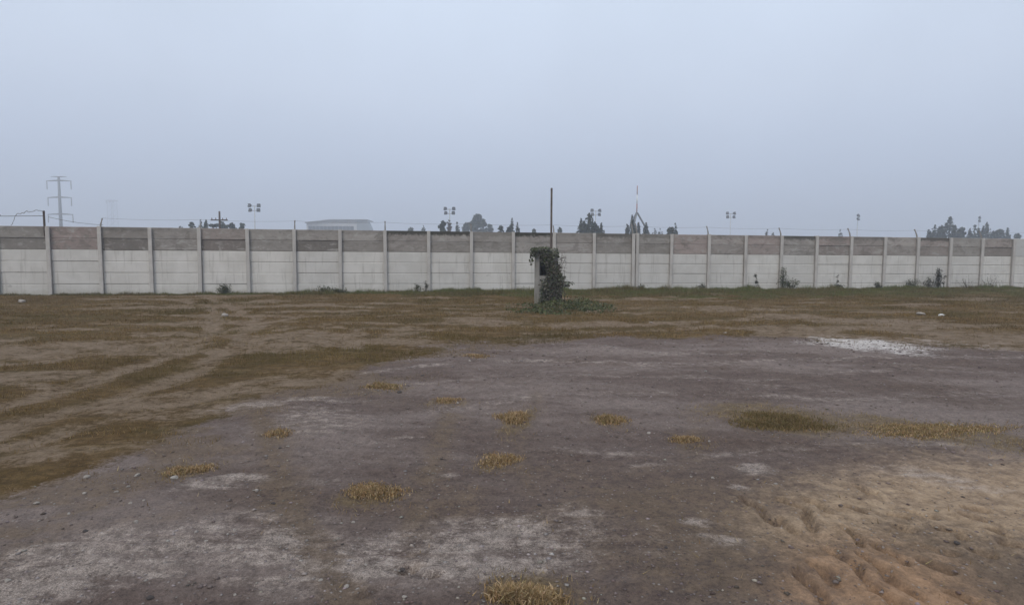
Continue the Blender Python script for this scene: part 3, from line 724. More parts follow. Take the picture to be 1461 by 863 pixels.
LEAN = {0: 1.15, 2: .85, 4: .5, 6: .95, 8: 1.0, 10: .9, 12: .8, 14: 1.2, 16: 1.0, 18: 1.0, 20: 1.05, 22: 1.05, 24: 1.0, 26: 1.0, -2: 1.0}
used_bracket = False
def put_post(s, i, dz=0.0, dy=0.0):
    global used_bracket
    if not used_bracket: po = proto_o; used_bracket = True; br = proto_b
    else:
        po = proto_o.copy(); C.objects.link(po); po.parent = wall; br = None
        if i in LEAN: br = proto_b.copy(); C.objects.link(br); br.parent = po
    po.location = (s, dy, WTOP + random.uniform(-.012, .025) + dz); po.rotation_euler = (random.uniform(-.006, .006), random.uniform(-.006, .006), 0)
    if br is not None:
        k = LEAN.get(i, 1.0); br.location = (random.uniform(-.01, .01), 0, 0); br.scale = (1, k if i not in (6, 8) else .15, k)
    return po
for i in range(-2, 29): po = put_post((i - 12) * WSP, i)
p14 = put_post((14 - 12) * WSP + .235, 14, .04, .06)
# vertical iron upright clamped to one post, with strands of barbed wire
def strand(s0, z0, s1, z1, sag, r, y0=.2, y1=.2, n=40, kink=0.0):
    pts = []
    for k in range(n + 1):
        f = k / n; pts.append((s0 + (s1 - s0) * f, y0 + (y1 - y0) * f, z0 + (z1 - z0) * f - sag * 4 * f * (1 - f) + kink * (vn(np.array([k * .7]), np.array([.3]), 8)[0] - .5)))
    return pts
wp = [o for o in wall.children if o.name.startswith('post')]
ir = MB().tube([(-.135, -.06, -.42), (-.135, -.06, .66)], .040, 6).box((-.10, -.06, -.3), (.10, .05, .05)); ir.build('iron_upright', M['iron'], next(o for o in wp if abs(o.location.x - (1 - 12) * WSP) < .01))
w = MB()
for a in range(-2, 26, 2):
    za = WTOP + .40; zb = WTOP + .40
    if a == 0: continue
    w.tube(strand((a - 12) * WSP, za, (a + 2 - 12) * WSP, zb, .05, .004), .0035, 4)
w.tube(strand((-2 - 12) * WSP, WTOP + .40, (1 - 12) * WSP - .13, WTOP + .44, .03, .01, .2, -.06), .013, 5)
w.tube(strand((0.35 - 12) * WSP, WTOP + .47, (1 - 12) * WSP - .16, WTOP + .62, -.08, .01, .1, -.06, 24, .12), .011, 5)
w.tube(strand((0.35 - 12) * WSP, WTOP + .47, (.28 - 12) * WSP, WTOP - .02, .02, .01, .1, .0, 10, .1), .009, 5)
w.tube(strand((1 - 12) * WSP, WTOP + .40, (2 - 12) * WSP, WTOP + .10, .06, .01, .0, .2), .008, 5)
w.build('barbed_wire', M['wire'], wall)

# ------------------------------------------------------------------ overgrown pillar with its pole
pb = og(772, 433.5)
pil = empty('meter_pillar', (pb.x + .20, pb.y + .30, pb.z), R(-13))
tag(pil, 'small rendered masonry pillar with a dark open box, overgrown by creeper', 'pillar')
pw, pd, ph = .78, .60, 1.98
b = MB()
hx0, hx1, hz0, hz1 = -.20, .30, 1.02, 1.74
b.box(((-pw / 2 + hx0) / 2, -.0, ph / 2 - .15), (hx0 + pw / 2, pd, ph + .3), None, .012)
b.box(((hx1 + pw / 2) / 2, -.0, ph / 2 - .15), (pw / 2 - hx1, pd, ph + .3), None, .012)
b.box(((hx0 + hx1) / 2, .003, (hz0 - .3) / 2), (hx1 - hx0, pd - .012, hz0 + .3))
b.box(((hx0 + hx1) / 2, .003, (hz1 + ph) / 2), (hx1 - hx0, pd - .012, ph - hz1))
b.box(((hx0 + hx1) / 2, pd / 2 - .06, (hz0 + hz1) / 2), (hx1 - hx0, .08, hz1 - hz0))
b.build('body', M['pillar'], pil)
mb = MB()
cx = (hx0 + hx1) / 2; cz = (hz0 + hz1) / 2; ww = hx1 - hx0; hh = hz1 - hz0
mb.box((cx, .16, cz), (ww - .01, .03, hh - .01)); mb.box((hx0 + .012, -.02, cz), (.02, .46, hh - .012)); mb.box((hx1 - .012, -.02, cz), (.02, .46, hh - .012)); mb.box((cx, -.02, hz0 + .012), (ww - .05, .46, .02)); mb.box((cx, -.02, hz1 - .012), (ww - .05, .46, .02))
mb.box((cx + .02, .09, cz - .05), (.20, .10, .26)); mb.tube([(cx, .08, hz0 + .02), (cx, .08, cz - .15)], .02, 8)
mb.build('meter_box', M['recess_shade'], pil)  # lining coloured near-black to stand in for the shade of the deep recess
pp = at(786.3, 353, pb.y + .62); top = at(785, 268.5, pb.y + .62)
pole = MB().tube([(0, 0, -.3), (0, 0, top.z)], .038, 10).build('iron_pole', M['iron'], None, True, (pp.x, pp.y, 0))
tag(pole, 'tall thin rusty iron pole rising behind the overgrown pillar', 'pole')

# creeper: stems and leaves over the pillar's right side and top
def creeper():
    root = empty('creeper_vine', pb); tag(root, 'tangled grey green creeper draped over the pillar and its right side', 'creeper')
    Yc = pb.y + .05
    BL = [(783, 370, 13, 13, 420), (774, 357, 15, 5, 260), (762, 359, 6, 6, 110), (790, 362, 7, 8, 170), (790, 388, 10, 16, 480), (795, 400, 9, 13, 300), (781, 408, 12, 14, 460), (782, 422, 14, 12, 460), (780, 430, 13, 8, 340), (783, 372, 6, 9, 90), (795, 413, 9, 12, 220), (800, 398, 6, 8, 70),
          (808, 405, 11, 4, 80), (758, 372, 3, 8, 36), (786, 396, 8, 9, 200), (775, 425, 4, 8, 50), (768, 364, 7, 5, 90), (792, 432, 14, 8, 260), (786, 384, 8, 6, 160)]
    P = []; 
    for px, py, rx, ry, n in BL:
        n = int(n * 1.6)
        c = at(px, py, Yc + .05) - pb; ax = rx / FPX * Yc; az = ry / FPX * Yc
        q = RNG.normal(size=(n, 3)); q /= np.linalg.norm(q, axis=1)[:, None]; q *= RNG.uniform(.55, 1.08, (n, 1))
        P.append(q * np.array([ax, .34, az]) + np.array(c))
    P = np.concatenate(P); n = len(P); P[:, 2] = np.maximum(P[:, 2], .03)
    col = pal(n, [(.082, .098, .048), (.115, .125, .072), (.180, .172, .125), (.066, .056, .042), (.235, .220, .175), (.088, .115, .042)], .25, [.24, .2, .16, .2, .08, .12])
    V, F, T = leaves(P, np.clip(RNG.lognormal(-2.65, .38, n), .025, .15), col, .8, .7)
    mesh_arr('foliage', V, F, M['leaf'], root, T)
    st = MB(); rr = random.Random(5)
    for k in range(46):
        x0 = rr.uniform(779, 803); y0 = rr.uniform(425, 436); x1 = rr.uniform(780, 800) + (8 if k % 5 == 0 else 0); y1 = rr.uniform(356, 400)
        pts = []
        for j in range(7):
            f = j / 6; q = at(x0 + (x1 - x0) * f + rr.uniform(-3, 3), y0 + (y1 - y0) * f + rr.uniform(-2, 2), Yc + rr.uniform(-.3, .25)) - pb; pts.append(q)
        st.tube(pts, [.012, .012, .010, .010, .008, .006, .004], 5)
    for k in range(26):      # stray twigs sticking out to the right and above
        x0 = rr.uniform(785, 800); y0 = rr.uniform(365, 412); dx = rr.uniform(4, 18); dy = rr.uniform(-6, 9)
        pts = [at(x0 + dx * f, y0 + dy * f * f + rr.uniform(-.8, .8), Yc + rr.uniform(-.1, .1)) - pb for f in (0, .35, .7, 1)]
        st.tube(pts, [.008, .006, .005, .003], 4)
    st.build('stem', M['bark'], root)
    # low runners around the foot
    n = 9000; a = RNG.uniform(0, 6.283, n); r = RNG.random(n) ** .7
    u = r * np.cos(a); v = r * np.sin(a)
    px = 800 + u * 80; py = 440.5 + v * 10 + np.abs(u) * 1.0
    g = np.array([gp(p, q) for p, q in zip(px, py)]); x, y = g[:, 0], g[:, 1]
    k = RNG.random(n) < sst(.40, .58, fbm(x * 1.3, y * 1.3, 101, 4)) * (1.2 - r * .75); x, y, rr_ = x[k], y[k], r[k]; n = len(x)
    hh_ = height(x, y) + RNG.random(n) * (.38 * (1 - rr_) ** 1.3 + .10) * (.15 + 1.5 * vn(x * 2.2, y * 2.2, 102) ** 1.5)
    V, F, T = leaves(np.stack([x, y, hh_], 1) - np.array(pb), RNG.uniform(.045, .095, n), pal(n, [(.068, .082, .026), (.055, .068, .022), (.100, .112, .040), (.13, .115, .052)], .25), .5, .75)
    mesh_arr('runner', V, F, M['leaf'], root, T)
creeper()

# ------------------------------------------------------------------ weeds along the wall
WG = [(.062, .078, .032), (.085, .095, .040), (.050, .060, .026), (.120, .110, .055)]
WGREY = [(.105, .105, .075), (.135, .130, .10), (.085, .09, .055), (.16, .14, .11)]
WDARK = [(.035, .040, .020), (.050, .050, .028), (.060, .050, .034)]
def weed(px, wpx, hpx, label, cols, kind='bush', n=260, off=.45, leafsz=.08, name='weed', stems=9, lean=0.0, cat='weed'):
    c = near_wall(px, off); k = c.y / FPX; W_ = wpx * k / 2; H = hpx * k
    o = empty(name, c); tag(o, label, cat, None)
    rr = random.Random(int(px)); st = MB(); P = []; n = int(n * 1.5)
    for j in range(stems):
        a = rr.uniform(0, 6.28); sp = rr.uniform(.15, 1) if kind != 'spire' else rr.uniform(0, .25); hgt = H * rr.uniform(.6, 1.0) * (1 - .35 * sp)
        if kind == 'bush': hgt = H * math.sqrt(max(.12, 1 - sp * sp * .85)) * rr.uniform(.75, 1)
        if j == 0 and kind != 'bush': sp = .05; hgt = H * .97
        pts = [Vector((math.cos(a) * W_ * sp * f ** .8 + lean * H * f, math.sin(a) * W_ * .7 * sp * f ** .8, hgt * f - .02)) for f in (0, .3, .6, .85, 1)]
        th = max(.008, H * .012)
        st.tube(pts, [th, th * .9, th * .7, th * .5, th * .3], 4)
        for f_ in range(max(2, n // stems)):
            f = rr.uniform(.12, 1) if kind != 'stalk' else (rr.uniform(.72, 1.02) if rr.random() < .8 else rr.uniform(.1, .7))
            i0 = min(3, int(f * 4)); q = pts[i0].lerp(pts[i0 + 1], f * 4 - i0) if f < 1 else pts[-1]
            sc_ = (W_ * .16 + .02) * (1 if kind == 'bush' else .8)
            if kind == 'spire': sc_ = W_ * .42 * (1.1 - abs(f - .5) * 1.3)
            if kind == 'stalk': sc_ = .035
            P.append((q.x + rr.gauss(0, sc_), q.y + rr.gauss(0, sc_), max(.01, q.z + rr.gauss(0, sc_ * .8))))
    st.build('stem', M['bark'], o)
    P = np.array(P); V, F, T = leaves(P, RNG.uniform(.6, 1.3, len(P)) * leafsz, pal(len(P), cols, .25), .9, .5)
    mesh_arr('foliage', V, F, M['leaf'], o, T)
    return o
weed(320, 22, 15, 'round grey green bush at the foot of the wall, far left', WG + WGREY[:1], n=340, stems=16)
weed(463, 26, 11, 'low green weed clump by the wall, just left of the double clump end', WG, n=260, stems=12)
weed(484, 24, 8, 'very low green weed clump against the wall under the flat hall', WG, n=200, stems=12)
weed(596, 16, 13, 'sparse dry green weed at the wall under the first leaning post', WG + WGREY[:1], n=110, stems=9)
weed(607, 8, 15, 'thin brownish weed leaning on a post of the wall', WGREY, 'stalk', 70, stems=5)
weed(683, 12, 6, 'tiny dark weed at the wall left of the pillar', WDARK + WG[:1], n=90, stems=6)
weed(914, 14, 9, 'small green weed beside the double post', WG, n=140, stems=8)
weed(1001, 14, 11, 'dark green round weed against a post right of the double post', WDARK + WG[:1], n=220, stems=10, leafsz=.07)
weed(1085, 10, 22, 'dark dry stalk leaning left against the white wall', WDARK, 'stalk', 150, stems=2, lean=-.35, leafsz=.06)
weed(1117, 13, 33, 'tall upright green weed beside a wall post, tallest green one', WG, 'spire', 260, stems=5, leafsz=.075)
weed(1130, 26, 17, 'dense green bush at the right of the tall upright weed', WG, n=420, stems=18, leafsz=.07)
weed(1196, 14, 9, 'dark low weed at the wall under a thin stalk', WDARK + WG[:1], n=160, stems=8, off=.5)
weed(1193, 8, 22, 'thin dry stalk with a flat head before the white wall', WGREY, 'stalk', 40, stems=2, lean=.08, off=.3)
weed(1253, 10, 12, 'small dark weed at the foot of a right hand wall post', WDARK + WG[:1], n=140, stems=8)
weed(1304, 22, 17, 'grey green leafy bush hugging a wall post on the right', WG[:2] + WGREY[:2], n=340, stems=14, leafsz=.07)
weed(1325, 20, 17, 'faded greyish bush between the leafy bush and the dark shrub', WGREY, n=220, stems=14)
weed(1339, 11, 31, 'narrow dark upright shrub before the white wall on the right', WDARK, 'spire', 420, stems=5, leafsz=.085, name='shrub', cat='shrub')
weed(1347, 5, 20, 'thin dark sprig just right of the narrow dark shrub', WDARK, 'stalk', 50, stems=2)
weed(1381, 30, 20, 'sparse bare branching weed at the wall, left of the last leaning post', WGREY + WDARK[:1], 'sparse', 70, stems=11, leafsz=.05)
weed(1413, 34, 21, 'sparse bare branching weed at the wall, right of the last leaning post', WGREY + WDARK[:1], 'sparse', 90, stems=11, leafsz=.055)

# ------------------------------------------------------------------ things beyond the wall
def tree(px, py, hw, Y, kind, label, cols, n=900, leaf=.42, group=None, name='tree'):
    Y *= 1.75; leaf *= 1.6
    t = at(px, py, Y); H = t.z; W_ = (hw * 1.22 + .6) * Y / FPX; n = int(n * 1.25)
    o = empty(name, (t.x, t.y, 0)); tag(o, label, 'tree', group)
    rr = random.Random(int(px * 7 + py)); tk = MB()
    tk.tube([(0, 0, -.2), (rr.uniform(-.1, .1), 0, H * .35), (rr.uniform(-.15, .15), rr.uniform(-.15, .15), H * .7), (0, 0, H * .93)], [H * .025, H * .02, H * .012, H * .004], 7)
    P = []
    zv = EYE + (WTOP - EYE) / float(wall_y(t.x * 27.0 / Y)) * Y; zl = zv * .62; top = H - zl
    if kind == 'spire':
        k = max(2, int(round(hw / 2.6)))
        tops = [(0, 0, 1.0)] + [(rr.uniform(-.85, .85), rr.uniform(-.6, .6), 0) for _ in range(k * 2)]
        for (u, v, s) in tops:
            zt = H if s else zv + (H - zv) * (1 - .62 * abs(u)) * rr.uniform(.45, .95); wd = W_ * (.95 if u == 0 else rr.uniform(.38, .62)) + .15; s = zt / H
            m = int(n / len(tops) * (1.3 if u == 0 else 1)); f = RNG.random(m) ** 1.1; a = RNG.uniform(0, 6.283, m)
            r = wd * (1 - f) ** .75 * RNG.uniform(.25, 1.1, m) * (.65 + .7 * vn(f * 9 + u * 5, np.full(m, v * 7.0), int(px)))
            P.append(np.stack([u * W_ * .8 + r * np.cos(a), v * W_ * .8 + r * np.sin(a), zl + (zt - zl) * f], 1))
            tk.tube([(0, 0, H * .2), (u * W_ * .7, v * W_ * .7, H * .35), (u * W_, v * W_, H * s * .96)], [H * .01, H * .007, H * .002], 5)
    else:
        k = 17
        for j in range(k):
            a = rr.uniform(0, 6.28); f = rr.uniform(0, 1); rad = W_ * (.75 * math.sqrt(max(.05, 1 - f ** 2))) * rr.uniform(.2, 1)
            if kind == 'flat': f = rr.uniform(.75, 1); rad = W_ * rr.uniform(0, .9)
            c = np.array([math.cos(a) * rad, math.sin(a) * rad, zv - .12 * (H - zv) + (H - zv) * (1.0 * f if kind != 'flat' else .55 * f)]); 
            m = n // k; q = RNG.normal(size=(m, 3)); q /= np.linalg.norm(q, axis=1)[:, None]; q *= RNG.uniform(.3, 1, (m, 1)) ** .6
            sz = W_ * rr.uniform(.2, .36)
            P.append(c + q * np.array([sz, sz, sz * (.75 if kind != 'flat' else .35)]))
            tk.tube([(0, 0, H * .35), (c[0] * .5, c[1] * .5, (H * .4 + c[2]) / 2), tuple(c)], [H * .012, H * .008, H * .003], 5)
        P[-1][:, 2] += H * 1.0 - max(p[:, 2].max() for p in P)
    tk.build('trunk', M['bark'], o)
    P = np.concatenate(P); V, F, T = leaves(P, RNG.uniform(.5, 1.3, len(P)) * leaf, pal(len(P), cols, .3), .9, .55)
    mesh_arr('crown', V, F, M['far_leaf'], o, T)
    return o
TD = [(.034, .046, .030), (.050, .060, .038), (.066, .074, .048)]
TG = [(.045, .060, .035), (.060, .075, .045), (.035, .048, .028)]
TP = [(.11, .095, .085), (.14, .115, .10), (.09, .08, .07)]
tree(841, 304.5, 15, 62, 'spire', 'big dark conifer in front of the floodlight, right of the iron pole', TD, 2600, .36)
tree(858, 318, 4, 60, 'spire', 'slim dark conifer at the right edge of the big dark conifer', TD, 420, .3)
tree(829, 312, 5, 63, 'spire', 'narrow dark conifer at the left edge of the big dark conifer', TD, 520, .32)
tree(679, 307, 15, 120, 'round', 'pale hazy broad tree right of the second floodlight', TG, 2200, .75)
tree(698, 321, 7, 118, 'round', 'low pale tree at the right foot of the hazy broad tree', TG, 500, .6)
tree(664, 320, 5, 118, 'round', 'low pale tree at the left foot of the hazy broad tree', TG, 400, .6)
tree(632, 315, 6, 66, 'round', 'dark bushy tree below the second floodlight', TD, 700, .34)
tree(640, 313, 4, 70, 'round', 'pinkish bare tree beside the dark bushy one under the floodlight', TP, 240, .26)
tree(652, 317.5, 3.5, 80, 'spire', 'small pale conifer right of the second floodlight', TG, 260, .36)
tree(714.5, 320, 3.5, 62, 'round', 'small dark round treetop left of the spiky pair', TD + TG, 260, .3)
tree(725, 324, 3, 62, 'round', 'tiny green treetop just left of the spiky dark tree', TD + TG, 160, .28)
tree(730.5, 311, 4.5, 62, 'spire', 'spiky dark tree showing above the wall left of the iron pole', TD, 520, .3)
tree(738, 317, 3, 64, 'spire', 'short dark spiky tree right next to the taller spiky one', TD, 240, .28)
tree(902, 307.5, 6, 66, 'spire', 'dark spiky tree left of the mast legs', TD + TG[:1], 800, .34)
tree(895, 320, 3, 66, 'spire', 'short dark spiky tree leftmost of the group at the mast', TD, 220, .3)
tree(911, 318, 6, 68, 'spire', 'dark brownish tree between the mast legs', TD + TP[:1], 560, .34)
tree(922, 317.5, 5, 66, 'spire', 'dark spiky tree right of the mast leg', TD, 520, .32)
tree(934, 325, 3, 70, 'spire', 'tiny dark treetop right of the mast group', TD, 150, .3)
tree(942, 326, 3, 72, 'spire', 'tiny grey treetop midway between mast and round dark bush', TG, 120, .3)
tree(956.5, 324, 6, 66, 'round', 'rounded dark treetop right of the mast', TD, 420, .32)
tree(963.5, 318, 3.5, 66, 'spire', 'dark spiky treetop just right of the rounded one', TD, 280, .3)
tree(1095, 327, 3, 90, 'spire', 'tiny faint treetop above the wall, left one of a faint pair', TG, 120, .36)
tree(1103, 329, 3, 90, 'spire', 'tiny faint treetop above the wall, right one of a faint pair', TG, 100, .36)
tree(1199, 327.5, 3, 90, 'spire', 'tiny faint treetop left of the turned floodlight', TG, 120, .36)
tree(1356, 309.5, 14, 80, 'spire', 'tallest tree of the dark grove at the right end', TD + TG[:1], 2400, .42)
tree(1334, 321, 10, 80, 'spire', 'lower tree at the left end of the right hand grove', TD + TG[:1], 1000, .4)
tree(1373, 325, 8, 82, 'round', 'low round tree filling the middle of the right hand grove', TD + TG[:1], 800, .42)
tree(1391, 321, 8, 84, 'spire', 'tree of the right hand grove just left of the turned floodlight mast', TD + TG[:2], 800, .42)
tree(1408, 318, 9, 84, 'spire', 'second tallest tree of the right hand grove', TD + TG[:2], 1100, .42)
tree(1425, 327, 7, 86, 'round', 'low tree between the second tallest and the last of the grove', TG + TD, 500, .42)
tree(1438, 325, 6, 86, 'spire', 'last small tree at the right end of the grove', TD + TG[:1], 500, .4)
tree(1452, 334, 5, 90, 'round', 'faint low treetop at the far right edge above the wall', TG, 140, .4)
tree(313, 315, 12, 64, 'flat', 'dark flat topped tree behind the wooden utility pole', TD, 520, .34)
tree(319, 320, 5, 66, 'round', 'dark lower tree under the right side of the flat topped one', TD, 260, .34)
tree(294, 314.5, 3.8, 62, 'spire', 'small dark bushy treetop left of the utility pole', TD, 380, .3)
tree(286, 314, 2.5, 70, 'spire', 'faint thin treetop left of the small dark bushy one', TG, 120, .32)
tree(274, 316, 4, 66, 'round', 'sparse palm like treetop farthest left but one', TD + TG, 140, .34)
tree(257, 322, 2.5, 66, 'spire', 'tiny dark treetop, the farthest left above the wall', TD, 90, .3)
tree(331, 318, 5, 64, 'round', 'dark slanting treetop right of the utility pole', TD, 240, .32)
tree(345, 317.5, 4.5, 70, 'round', 'faint slanting treetop left of the nearest floodlight', TG, 140, .34)
tree(586, 325, 4, 110, 'round', 'faint low treetop right of the flat hall', TG, 140, .5)
tree(604, 321, 4, 110, 'spire', 'faint pointed treetop between hall and second floodlight', TG, 160, .5)
tree(762, 327, 3.5, 90, 'round', 'tiny pale treetop just left of the iron pole', TG, 110, .4)
tree(799, 324.5, 3, 80, 'round', 'tiny treetop just right of the iron pole', TG, 110, .34)

up_ = at(313, 301.5, 58)
upole = empty('utility_pole', (up_.x, up_.y, 0)); tag(upole, 'dark wooden utility pole rising from the flat topped tree on the left', 'utility pole')
MB().tube([(0, 0, -.3), (0, 0, up_.z)], [.13, .085], 9).build('pole', M['iron'], upole, True)
MB().box((0, -.09, up_.z - .9), (1.7, .09, .11)).build('crossarm', M['iron'], upole)
for dx in (-.75, -.35, .35, .75): MB().tube([(dx, -.09, up_.z - .85), (dx, -.09, up_.z - .68)], [.05, .035], 6).build('insulator', M['insul'], upole)

def floodlight_mast(px, py, Y, rz, label):
    K = 1.5; t = at(px, py, Y * K)
    o = empty('floodlight_mast', (t.x, t.y, 0), rz); tag(o, label, 'floodlight mast', 'floodlight masts of the ground beyond the wall')
    H = t.z / K; o.scale = (K, K, K)
    MB().tube([(0, 0, -.2), (0, 0, H * .5), (0, 0, H + .1)], [.14, .10, .07], 8).build('pole', M['pole'], o, True)
    for z in (H, H - .78): MB().box((0, .02, z - .05), (1.5, .07, .07)).build('crossarm', M['galv'], o)
    for z in (H + .02, H - .76):
        for sx in (-1, 1):
            x = sx * (.78 if z > H - .4 else .70)
            rot = Matrix.Rotation(sx * .35, 3, 'Z') @ Matrix.Rotation(R(-28), 3, 'X')
            f = MB(); f.box((0, 0, 0), (.60, .26, .50), None, .05); f.box((0, .18, -.03), (.24, .16, .22), None, .03); f.box((0, -.19, .235), (.56, .16, .025))
            fo = f.build('floodlight', M['lamp'], o); fo.location = (x, -.12, z); fo.rotation_euler = rot.to_euler()
            ln = MB().box((0, -.136, -.01), (.50, .012, .40)).build('lens', M['lens'], fo)
    return o
floodlight_mast(363, 294, 98, .05, 'nearest floodlight mast, above the wall on the left')
floodlight_mast(641.5, 298.5, 104, -.05, 'second floodlight mast, over the dark bushy tree')
floodlight_mast(850, 301, 112, .1, 'floodlight mast standing behind the big dark conifer')
floodlight_mast(1042.5, 305, 122, .05, 'paler floodlight mast alone right of the double wall post')
floodlight_mast(1224, 308, 130, R(52), 'floodlight mast turned sideways, standing alone on the right')
floodlight_mast(1397, 311, 138, R(50), 'hazy floodlight mast above the right hand grove')

# transmission tower with a single tubular shaft
Yp = 290; tp = at(83.6, 253, Yp); k = Yp / FPX
py_ = empty('transmission_tower', (tp.x, tp.y, 0)); tag(py_, 'tall steel transmission tower with three pairs of arms, far left', 'transmission tower')
MB().tube([(0, 0, -.5), (0, 0, tp.z * .6), (0, 0, tp.z)], [1.0, .72, .5], 12).build('shaft', M['galv'], py_, True)
def arm(z, l, th, nm='arm', up=0.0):
    for sx in (-1, 1):
        MB().tube([(sx * .2, 0, z + .22), (sx * l * .5, 0, z + .12 + up * .5), (sx * l, 0, z - .08 + up)], [th * 1.7, th * 1.3, th * .7], 6).build(nm, M['galv'], py_)
arm(tp.z, 11 * k, .17, 'earth_wire_arm', .25)
for yy, l, (i0, i1) in ((258.3, 17.5, (272, 274)), (282, 17.0, (296, 295)), (306, 18.0, (318, 319))):
    z = at(84, yy, Yp).z; arm(z, l * k, .26)
    for sx in (-1, 1):
        b = MB(); b.tube([(sx * l * k * .97, 0, z - .1), (sx * l * k * .97, 0, z - 4.4)], .10, 6)
        for q in range(12): b.tube([(sx * l * k * .97, 0, z - .45 - q * .31), (sx * l * k * .97, 0, z - .65 - q * .31)], [.17, .29], 8)
        b.build('insulator', M['insul'], py_)

# faint lattice tower
Yl = 780; tl = at(159.5, 286, Yl); lt = empty('lattice_tower', (tl.x, tl.y, 0)); tag(lt, 'very faint lattice tower in the haze right of the transmission tower', 'lattice tower')
b = MB(); H = tl.z; wl = lambda z: 3.6 + 2.4 * (1 - z / H)
for sx in (-1, 1):
    for sy in (-1, 1): b.tube([(sx * wl(0), sy * wl(0), 0), (sx * wl(H), sy * wl(H), H)], .30, 5)
b.build('leg_frame', M['galv'], lt)
b = MB(); z = 0
while z < H - 7:
    for sy in (-1, 1): b.tube([(-wl(z), sy * wl(z), z), (wl(z + 7), sy * wl(z + 7), z + 7)], .14, 4); b.tube([(wl(z), sy * wl(z), z), (-wl(z + 7), sy * wl(z + 7), z + 7)], .14, 4)
    for sx in (-1, 1): b.tube([(sx * wl(z), -wl(z), z), (sx * wl(z + 7), wl(z + 7), z + 7)], .14, 4)
    z += 7
b.build('bracing', M['galv'], lt)
b = MB(); b.box((0, 0, H - .5), (11.4, 9.4, .9)); b.box((-4.6, -3.6, H - 2.6), (1.8, 1.0, 4.6)); b.box((4.2, -3.6, H - 2.4), (1.8, 1.0, 4.0)); b.box((0, -4.2, H - 2.0), (1.8, 1.0, 3.0)); b.build('platform', M['galv'], lt)

# banded mast on raked legs
Ym = 135; tm = at(909.3, 265, Ym); jm = at(909.5, 303.5, Ym).z
ms = empty('radio_mast', (tm.x, tm.y, 0)); tag(ms, 'thin red and white banded mast standing on raked dark legs', 'mast')
zs = [jm, at(909, 291, Ym).z, at(909, 278, Ym).z, tm.z]
for (a, b_, m, r_) in ((zs[0], zs[1], 'redp', .13), (zs[1] + .005, zs[2] - .005, 'whitep', .125), (zs[2], zs[3], 'redp', .10)):
    MB().tube([(0, 0, a), (0, 0, b_)], r_, 8).build('band', M[m], ms, True)
ex = (919.5 - 909.5) / FPX * Ym / (at(909, 303.5, Ym).z - at(909, 320.5, Ym).z) * jm
for q in (0, 2.2, 4.2):
    MB().tube([(ex * math.cos(q), ex * math.sin(q) * .8, 0), (.1 * math.cos(q), .1 * math.sin(q), jm)], [.26, .20], 8).build('leg', M['galv'], ms)

# industrial hall
Yh = 340; hl = at(437.3, 330, Yh); hr = at(530, 330, Yh)
hall = empty('industrial_hall', ((hl.x + hr.x) / 2, Yh, 0)); tag(hall, 'hazy pale industrial hall with low curved roof and dark window band', 'building')
X = lambda px: at(px, 320, Yh).x - (hl.x + hr.x) / 2
Z = lambda py: at(480, py, Yh).z
MB().prism([(X(437.3), 0), (X(509.5), 0), (X(509.5), Z(314.6)), (X(472), Z(314.8)), (X(452), Z(317)), (X(437.3), Z(319))], 0, 14).build('wall', M['cladding'], hall)
MB().prism([(X(509.7), 0), (X(533.5), 0), (X(529.5), Z(327)), (X(524.3), Z(314.4)), (X(509.7), Z(314.4))], -.9, 5).build('end_block', M['bluecl'], hall)
MB().prism([(X(436.3), Z(318.8)), (X(452), Z(316.8)), (X(472), Z(314.6)), (X(524.6), Z(314.2)), (X(524.6), Z(313.2)), (X(472.2), Z(313.2)), (X(452), Z(315.6)), (X(436.3), Z(317.6))], -1.8, 14.4).build('roof', M['roofm'], hall)
wb = MB().box(((X(440) + X(504.6)) / 2, .02, (Z(322.8) + Z(332)) / 2), (X(504.6) - X(440), .3, Z(322.8) - Z(332))).build('window_band', M['dark'], hall)
mu = MB()
for q in range(1, 12): mu.box((X(440) + (X(504.6) - X(440)) * q / 12, -.16, (Z(322.8) + Z(332)) / 2), (.22, .1, Z(322.8) - Z(332) - .02))
mu.build('mullion', M['roofm'], wb)

# ------------------------------------------------------------------ haze
hb = MB(); hb.box((0, 560, 45), (2400, 1300, 100)); hm = NT('haze_air')
pv = hm.n('ShaderNodeVolumePrincipled'); pv.inputs['Color'].default_value = (.83, .88, .97, 1); pv.inputs['Density'].default_value = .0020; pv.inputs['Anisotropy'].default_value = .15
hm.t.links.new(pv.outputs[0], hm.out.inputs['Volume'])
hz_ = hb.build('haze', hm.m); tag(hz_, 'thin grey blue haze over the whole place', 'haze', kind='stuff')

# ------------------------------------------------------------------ light
SUN_EL, SUN_AZ = R(46), R(205)        # behind the camera, a little to the left (azimuth clockwise from +Y)
w_ = bpy.data.worlds.new('World'); sc.world = w_; w_.use_nodes = True
t = w_.node_tree; t.nodes.clear()
out = t.nodes.new('ShaderNodeOutputWorld')
sky = t.nodes.new('ShaderNodeTexSky'); sky.sky_type = 'NISHITA'; sky.sun_disc = False; sky.sun_elevation = SUN_EL; sky.sun_rotation = SUN_AZ; sky.dust_density = 6; sky.air_density = 1.5; sky.ozone_density = 1
bg1 = t.nodes.new('ShaderNodeBackground'); bg1.inputs[1].default_value = .05; t.links.new(sky.outputs[0], bg1.inputs[0])
tc = t.nodes.new('ShaderNodeTexCoord'); sx = t.nodes.new('ShaderNodeSeparateXYZ'); t.links.new(tc.outputs['Generated'], sx.inputs[0])
rp = t.nodes.new('ShaderNodeValToRGB'); t.links.new(sx.outputs[2], rp.inputs[0])
e = rp.color_ramp.elements; e[0].position = 0.0; e[0].color = (.395, .46, .60, 1); e[1].position = 1.0; e[1].color = (.84, .93, 1.02, 1)
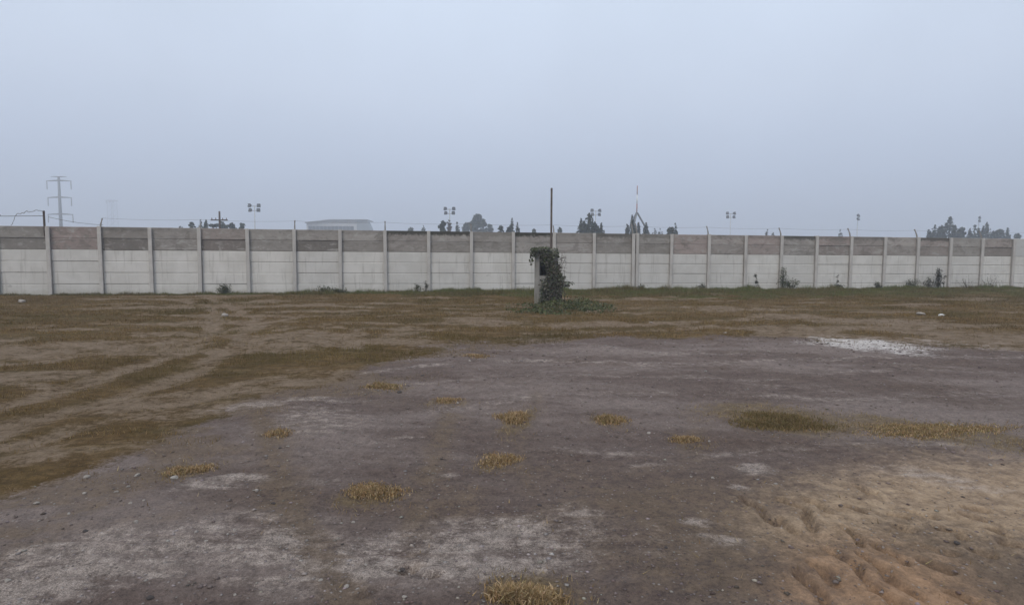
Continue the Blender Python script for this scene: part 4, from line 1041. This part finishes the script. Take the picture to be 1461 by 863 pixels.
for p_, c_ in ((.06, (.43, .495, .64, 1)), (.14, (.487, .566, .725, 1)), (.27, (.575, .650, .785, 1)), (.48, (.62, .71, .84, 1))):
    q = rp.color_ramp.elements.new(p_); q.color = c_
nz = t.nodes.new('ShaderNodeTexNoise'); nz.inputs['Scale'].default_value = 1.9; nz.inputs['Detail'].default_value = 4; t.links.new(tc.outputs['Generated'], nz.inputs[0])
mr = t.nodes.new('ShaderNodeMapRange'); t.links.new(nz.outputs[0], mr.inputs[0]); mr.inputs[1].default_value = .25; mr.inputs[2].default_value = .75; mr.inputs[3].default_value = .90; mr.inputs[4].default_value = 1.10
sc_ = t.nodes.new('ShaderNodeVectorMath'); sc_.operation = 'SCALE'; t.links.new(rp.outputs[0], sc_.inputs[0]); t.links.new(mr.outputs[0], sc_.inputs['Scale'])
bg2 = t.nodes.new('ShaderNodeBackground'); bg2.inputs[1].default_value = 1.26; t.links.new(sc_.outputs[0], bg2.inputs[0])
mx = t.nodes.new('ShaderNodeMixShader'); mx.inputs[0].default_value = .88; t.links.new(bg1.outputs[0], mx.inputs[1]); t.links.new(bg2.outputs[0], mx.inputs[2]); t.links.new(mx.outputs[0], out.inputs[0])
sl = bpy.data.lights.new('sun', 'SUN'); sl.energy = 1.25; sl.angle = R(25); sl.color = (1.0, .92, .80)
so = bpy.data.objects.new('sun', sl); C.objects.link(so)
dv = Vector((math.sin(SUN_AZ) * math.cos(SUN_EL), math.cos(SUN_AZ) * math.cos(SUN_EL), math.sin(SUN_EL)))
so.rotation_euler = dv.to_track_quat('Z', 'Y').to_euler()

sc.view_settings.view_transform = 'Standard'; sc.view_settings.look = 'None'; sc.view_settings.exposure = 0.08; sc.view_settings.gamma = 1
sc.render.engine = 'CYCLES'
cy = sc.cycles; cy.use_denoising = True; cy.max_bounces = 6; cy.diffuse_bounces = 3; cy.transmission_bounces = 3; cy.volume_bounces = 2; cy.transparent_max_bounces = 8
try: cy.denoiser = 'OPENIMAGEDENOISE'; cy.denoising_input_passes = 'RGB_ALBEDO_NORMAL'
except Exception: pass
